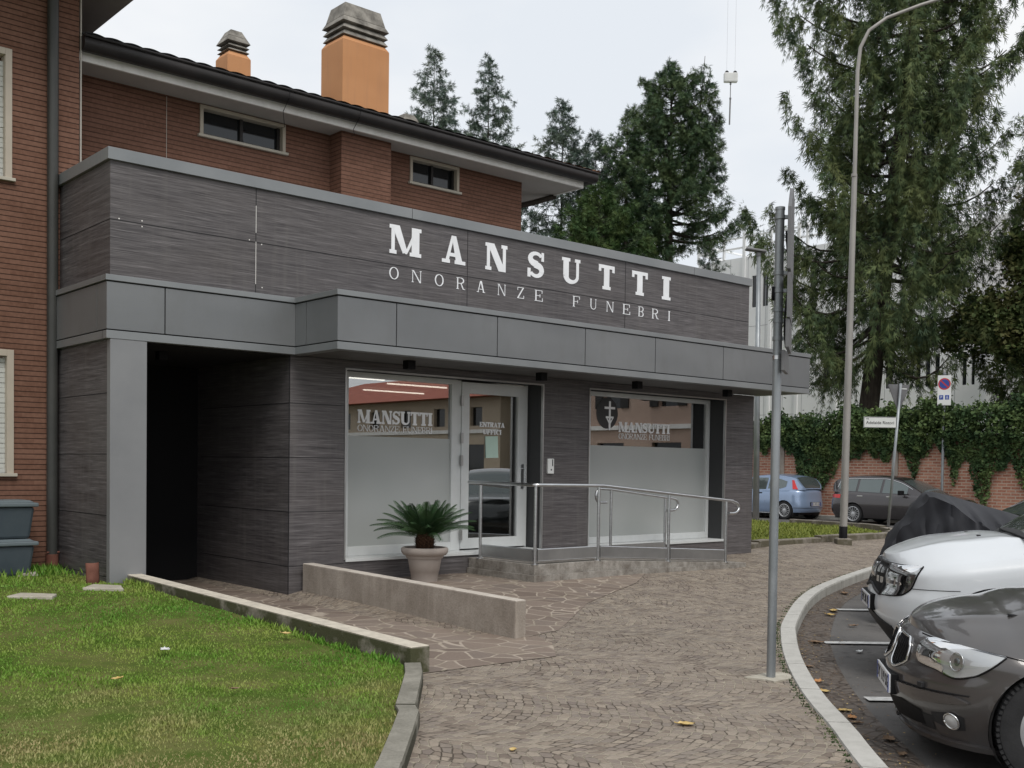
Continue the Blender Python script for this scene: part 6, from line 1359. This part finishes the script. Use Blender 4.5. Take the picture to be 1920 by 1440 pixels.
ah = thing('beige_house', 'beige low house behind the trees to the right of the white building', 'house', (47.5,17,0))
b = MB(); wallYZ(b, 9,21.8,-.2,8.2,46.5,[(18.6,19.4,5.0,6.4),(16.2,17.0,5.0,6.4),(13.2,14.0,5.0,6.4)],.2); b.add([(46.5,21.8,-.2),(58,21.8,-.2),(58,21.8,8.2),(46.5,21.8,8.2)],[(0,1,2,3)]); b.build('wall', M['whitewall'], ah)
b = MB(); b.box(46.65,46.7,18.6,19.4,5.0,6.4); b.build('window', M['darkglass'], ah); b = MB(); b.box(46.65,46.7,16.2,17.0,5.0,6.4); b.build('window', M['darkglass'], ah); b = MB(); b.box(46.65,46.7,13.2,14.0,5.0,6.4); b.build('window', M['darkglass'], ah)
b = MB(); b.add([(46,8.6,8.22),(46,22.2,8.22),(52,22.2,10.2),(52,8.6,10.2),(58,22.2,8.22),(58,8.6,8.22)],[(0,3,2,1),(3,5,4,2),(0,5,3),(1,2,4),(0,1,4,5)]); b.build('roof', M['redroof'], ah)
b = MB(); b.box(45.9,46.4,12.2,15.6,8.35,8.75); b.box(45.95,46.35,15.65,17.6,8.2,8.45); tag(b.build('red_girder', M['reddark']), 'bright red steel girder glimpsed through the broad-leaved tree', 'girder')

# ------------------------------------------------------------------ trees
def conifer(base, H, Rf, zmin, nb, spr, seed, leafsz, mat, label, group, name='spruce_tree', droop=.35, up=.25, trunk_r=.3, hang=.5, lean=(0,0), cat='tree', dens=1.0, NW=.06, leaders=()):
    rng = np.random.default_rng(seed); t_ = thing(name, label, cat, base, 0, group); bx_, by_, bz = base; Rp = sitp(Rf)
    LX, LY = lean; tr = MB()
    tp = [(bx_+LX*f_, by_+LY*f_, bz-.3+H*f_) for f_ in np.linspace(0,1,14)]
    tr.tube(tp, [max(.015, trunk_r*(1-f_)**.85*(1+.35*math.exp(-f_*18))) for f_ in np.linspace(0,1,14)], 10)
    Cs, Ds, Ls = [], [], []
    stems = [(bx_,by_,zmin,H,Rp,nb,LX,LY)]+[(bx_+q[0],by_+q[1],q[2],q[3],(lambda z,q=q: q[4]*max(.05,1-(z-q[2])/(q[3]-q[2]))**.7),q[5],0,0) for q in leaders]
    for q in leaders: tr.tube([(bx_,by_,bz+q[2]-1.2),(bx_+q[0]*.8,by_+q[1]*.8,bz+q[2]-.2),(bx_+q[0],by_+q[1],bz+q[3]-.3)],[.06,.045,.012],5)
    for (bx_,by_,zmin,H,Rp,nb,LX,LY) in stems:
     for i in range(nb):
         f_ = ((i+rng.random())/nb)**.92; z0 = zmin+(H-zmin)*f_; az = i*2.39996+rng.normal()*.25; L_ = Rp(z0)*rng.uniform(.55,1.12)*(1.12 if rng.random()<.12 else 1)*(1+.12*math.sin(az*2+z0*.9+seed))
         if L_ < .08: continue
         dx, dy = math.cos(az), math.sin(az); n = 9; pts = []
         dr = droop*rng.uniform(.6,1.3)*(1-f_*.75); upk = up*(.4+f_)
         for k in range(n+1):
             u = k/n; pts.append(np.array([bx_+LX*z0/H+dx*L_*u, by_+LY*z0/H+dy*L_*u, bz+z0+L_*(upk*u-dr*math.sin(u*2.4)+dr*.9*u**3)]))
         if L_ > .5: tr.tube([tuple(p) for p in pts[:8]], [max(.006,.045*trunk_r/.3*(1-u)*min(1.3,L_/2.5)+.006) for u in np.linspace(0,.85,8)], 4, cap=False)
         ns_ = max(3,int(spr*L_*dens/9)); P_ = np.array(pts); K = 9
         u = rng.uniform(.12,1,ns_)**.75; idx = np.minimum((u*n).astype(int),n-1); fr = u*n-idx; p0 = P_[idx]*(1-fr)[:,None]+P_[idx+1]*fr[:,None]
         sgn = rng.choice([-1,1],ns_)*rng.uniform(.5,1,ns_); ell = (.16+.34*L_**.7*(1-u*.75))*rng.uniform(.5,1.2,ns_)
         t2 = np.linspace(.08,1,K)[None,:,None]; sd = np.c_[-dy*sgn,dx*sgn,np.zeros(ns_)]+np.c_[dx*.75*np.ones(ns_),dy*.75*np.ones(ns_),.12-hang*.25*np.ones(ns_)]
         hg = (hang*rng.uniform(.3,1.5,ns_))[:,None,None]
         q3 = p0[:,None,:]+sd[:,None,:]*ell[:,None,None]*t2*(1-.35*hg*t2)
         q3[:,:,2] -= (hg*ell[:,None,None]*t2**1.7*1.15)[:,:,0]
         q3 += rng.normal(size=q3.shape)*.025
         dd = np.gradient(q3,axis=1)+rng.normal(size=q3.shape)*.02; Cs.append(q3.reshape(-1,3)); Ds.append(dd.reshape(-1,3)+1e-6); Ls.append(leafsz*rng.uniform(.55,1.25,ns_*K))
    (bx_,by_,zmin,H,Rp,nb,LX,LY) = stems[0]
    # leader
    m = 40; u = rng.random(m); Cs.append(np.c_[bx_+LX+rng.normal(size=m)*.10*(1-u),by_+LY+rng.normal(size=m)*.10*(1-u),bz+H-.9+u*.9]); Ds.append(np.c_[rng.normal(size=m),rng.normal(size=m),np.ones(m)*.8]); Ls.append(np.full(m,leafsz*.8))
    tr.build('trunk', M['bark'], t_)
    C_ = np.concatenate(Cs); D_ = np.concatenate(Ds); L_ = np.concatenate(Ls); D_ /= np.linalg.norm(D_,axis=1)[:,None]; n = len(C_)
    # each spray: a spine with side leaflets -> three narrow kites
    r = rng.normal(size=(n,3)); s = np.cross(D_,r); s /= np.linalg.norm(s,axis=1)[:,None]; Vs = []
    for a_, ln, wd in ((0,1,NW),(.5,.75,NW),(-.5,.75,NW)):
        d = D_*math.cos(a_)+s*math.sin(a_); w = np.cross(d,np.cross(D_,s)); w /= np.linalg.norm(w,axis=1)[:,None]+1e-9
        c0 = C_+D_*(L_*.15)[:,None]*(0 if a_==0 else 1); l = (L_*ln)[:,None]; V = np.zeros((n,4,3)); V[:,0] = c0; V[:,1] = c0+d*l*.45+w*l*wd; V[:,2] = c0+d*l; V[:,3] = c0+d*l*.45-w*l*wd; Vs.append(V)
    V = np.concatenate(Vs); npmesh('crown', V.reshape(-1,3), np.arange(len(V)*4).reshape(-1,4), mat, t_)
    return t_
TG = 'conifers behind the shop'
conifer((35.6,21.4,0), 28.5, [(0,2.6),(5,3.1),(7,3.8),(10,4.3),(13,4.4),(16,4.0),(19,3.5),(23,2.5),(28.5,.1)], 5.6, 220, 165, 26, .31, M['spruce'],
        'huge ragged spruce with hanging twigs behind the ivy wall, tallest of all the trees', None, droop=.42, up=.42, trunk_r=.40, hang=1.0, dens=1.0, lean=(.2,-2.8))
conifer((38.6,33.2,0), 20.4, [(7,3.0),(10,3.2),(13,2.9),(16,2.3),(18,1.7),(19.3,.9),(20.2,.1)], 12.0, 115, 180, 12, .27, M['fir'],
        'dense dark fir with a thick bare trunk behind the right end of the shop roof', TG, 'fir_tree', droop=.22, up=.42, trunk_r=.40, hang=.5, leaders=((1.15,-1.0,16.5,21.0,.38,26),(.5,-.45,16.5,19.3,.5,16),(-.55,.5,16.5,20.0,.5,24),(1.6,-1.4,14.5,18.2,.6,22)))
conifer((36.4,33.9,0), 17.6, [(7,2.4),(11,2.2),(14,1.6),(17.6,.1)], 7.0, 110, 150, 13, .26, M['fir'],
        'slimmer dark fir touching the left side of the dense dark fir', TG, 'fir_tree', droop=.22, up=.35, trunk_r=.2, hang=.45)
conifer((28.5,27.9,0), 11.9, [(5,2.2),(8,2.2),(10,1.5),(11.9,.2)], 4.0, 110, 200, 14, .24, M['bushy'],
        'bushy brighter green conifer just right of the brick house eave', TG, 'fir_tree', droop=.15, up=.3, trunk_r=.2, hang=.4)
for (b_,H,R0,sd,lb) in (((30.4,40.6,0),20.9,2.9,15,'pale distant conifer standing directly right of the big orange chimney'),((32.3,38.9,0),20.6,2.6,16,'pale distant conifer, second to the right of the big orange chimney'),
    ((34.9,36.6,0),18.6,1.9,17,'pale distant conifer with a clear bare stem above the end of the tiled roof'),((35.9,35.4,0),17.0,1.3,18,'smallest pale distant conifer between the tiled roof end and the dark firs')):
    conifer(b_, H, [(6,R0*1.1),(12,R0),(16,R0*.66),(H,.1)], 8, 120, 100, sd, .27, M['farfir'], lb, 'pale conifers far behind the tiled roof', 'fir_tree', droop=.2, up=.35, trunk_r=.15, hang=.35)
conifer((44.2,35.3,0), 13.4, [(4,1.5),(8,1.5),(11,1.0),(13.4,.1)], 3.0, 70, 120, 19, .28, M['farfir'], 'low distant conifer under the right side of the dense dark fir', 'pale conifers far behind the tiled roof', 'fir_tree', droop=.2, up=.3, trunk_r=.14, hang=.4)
conifer((33.0,32.2,0), 12.4, [(4,1.9),(8,1.8),(10.5,1.2),(12.4,.1)], 3.0, 110, 150, 20, .25, M['fir'], 'low dark fir between the bushy green conifer and the parapet', TG, 'fir_tree', droop=.2, up=.3, trunk_r=.16, hang=.5)
conifer((38.2,14.6,0), 15.5, [(3,3.0),(6,3.4),(9,3.0),(12,1.9),(15.5,.1)], 3.5, 130, 190, 23, .30, M['spruce'], 'shorter dark spruce crowding the right edge beside the huge ragged spruce', None, droop=.4, up=.35, trunk_r=.25, hang=.9)
def broadleaf(base, H, blobs, nleaf, seed, sz, mat, label, group=None):
    rng = np.random.default_rng(seed); t_ = thing('broadleaf_tree', label, 'tree', base, 0, group); tr = MB(); bx_, by_, bz = base
    top = Vector((bx_,by_,bz+H*.45)); tr.tube([(bx_,by_,bz-.2),(bx_+.1,by_,bz+H*.25),tuple(top)],[.22,.17,.13],8)
    Cs = []
    tot = sum(b_[3]**3 for b_ in blobs)
    for (x,y,z,r) in blobs:
        mid = top.lerp(Vector((x,y,z)),.5)+Vector((0,0,.3)); tr.tube([tuple(top),tuple(mid),(x,y,z)],[.07,.05,.02],6,cap=False)
        m = int(nleaf*r**3/tot); nc = max(6,int(r*22)); cc = rng.normal(size=(nc,3)); cc /= np.linalg.norm(cc,axis=1)[:,None]; cc *= (r*rng.uniform(.35,1,nc))[:,None]; cc[:,2] *= .75
        k = rng.integers(0,nc,m); Cs.append(np.array([x,y,z])+cc[k]+rng.normal(size=(m,3))*r*.15)
        for q in cc[::3]: tr.tube([(x,y,z),tuple(Vector((x,y,z))+Vector(q)*.9)],[.02,.008],4,cap=False)
    tr.build('trunk', M['bark'], t_); C_ = np.concatenate(Cs); o = leafcloud('crown', C_, rng.uniform(.6,1.3,len(C_))*sz, mat, t_, .3, None, seed, .75); return t_
broadleaf((36.4,15.0,0), 9, [(36.4,15.2,6.6,1.6),(36.2,16.9,6.9,1.1),(36.6,14.0,7.6,1.7),(36.2,14.3,5.2,1.1),(36.8,15.6,8.6,1.5),(37,13.2,9.6,1.8),(36.3,13.4,4.6,.9),(36.4,17.6,6.1,1.0),(36.2,16.2,5.6,1.0),(37,14.6,10.6,1.3)], 34000, 21, .16, M['broad'], 'low broad-leaved tree with some browning leaves at the right edge behind the ivy wall')

# ------------------------------------------------------------------ houses across the street, seen mirrored in the shop glass
hs = thing('cream_house', 'long pink-beige house with a red roof, seen only mirrored in the shop windows', 'house', (36,-12,0))
def row_house(hs, ya, yb, ez, rz, wm, holes):
    b = MB(); wallYZ(b, ya, yb, -.15, ez, 36.5, holes, .25); b.add([(36.5,yb,-.15),(48,yb,-.15),(48,yb,ez),(36.5,yb,ez)],[(0,1,2,3)]); b.build('wall', wm, hs)
    b = MB(); b.box(36.40,36.48,ya+.1,yb-.1,3.3,3.5); b.build('string_course', M['fascia'], hs)
    for (a,c,e_,f_) in holes:
        b = MB(); b.add([(36.70,a,e_),(36.70,c,e_),(36.70,c,f_),(36.70,a,f_)],[(0,3,2,1)]); w_ = b.build('window', M['darkglass'], hs)
        if e_ > 4 and f_-e_ > 1.2:
            for q0,q1 in ((a-.5,a-.02),(c+.02,c+.5)): b = MB(); b.box(36.42,36.49,q0,q1,e_,f_); b.build('shutter', M['gutter'], w_)
    m = (yb-ya)*.14; b = MB(); b.add([(35.7,ya-.6,ez+.01),(35.7,yb+.6,ez+.01),(42,yb-m,rz),(42,ya+m,rz),(48.4,yb+.6,ez+.01),(48.4,ya-.6,ez+.01)],[(0,3,2,1),(1,2,4),(3,5,4,2),(0,5,3),(0,1,4,5)]); b.build('roof', M['redroof'], hs)
hl_ = []
for k in range(6): y0 = 2.2-3.4*k; hl_ += [(y0-1.1,y0,4.3,5.9),(y0-1.5,y0+.2,.4,2.7)]
row_house(hs, -18.6, 4.5, 7.2, 9.9, [M['pink'],M['pink']], hl_)
hs2 = thing('cream_house', 'lower cream house with a red hipped roof, mirrored in the left shop window', 'house', (36,-32,0)); hl_ = []
for k in range(7): y0 = -21.5-3.2*k; hl_ += [(y0-1.0,y0,3.7,4.7),(y0-1.5,y0+.2,.4,2.7)]
row_house(hs2, -44.5, -20.0, 5.2, 7.2, [M['cream'],M['cream']], hl_)
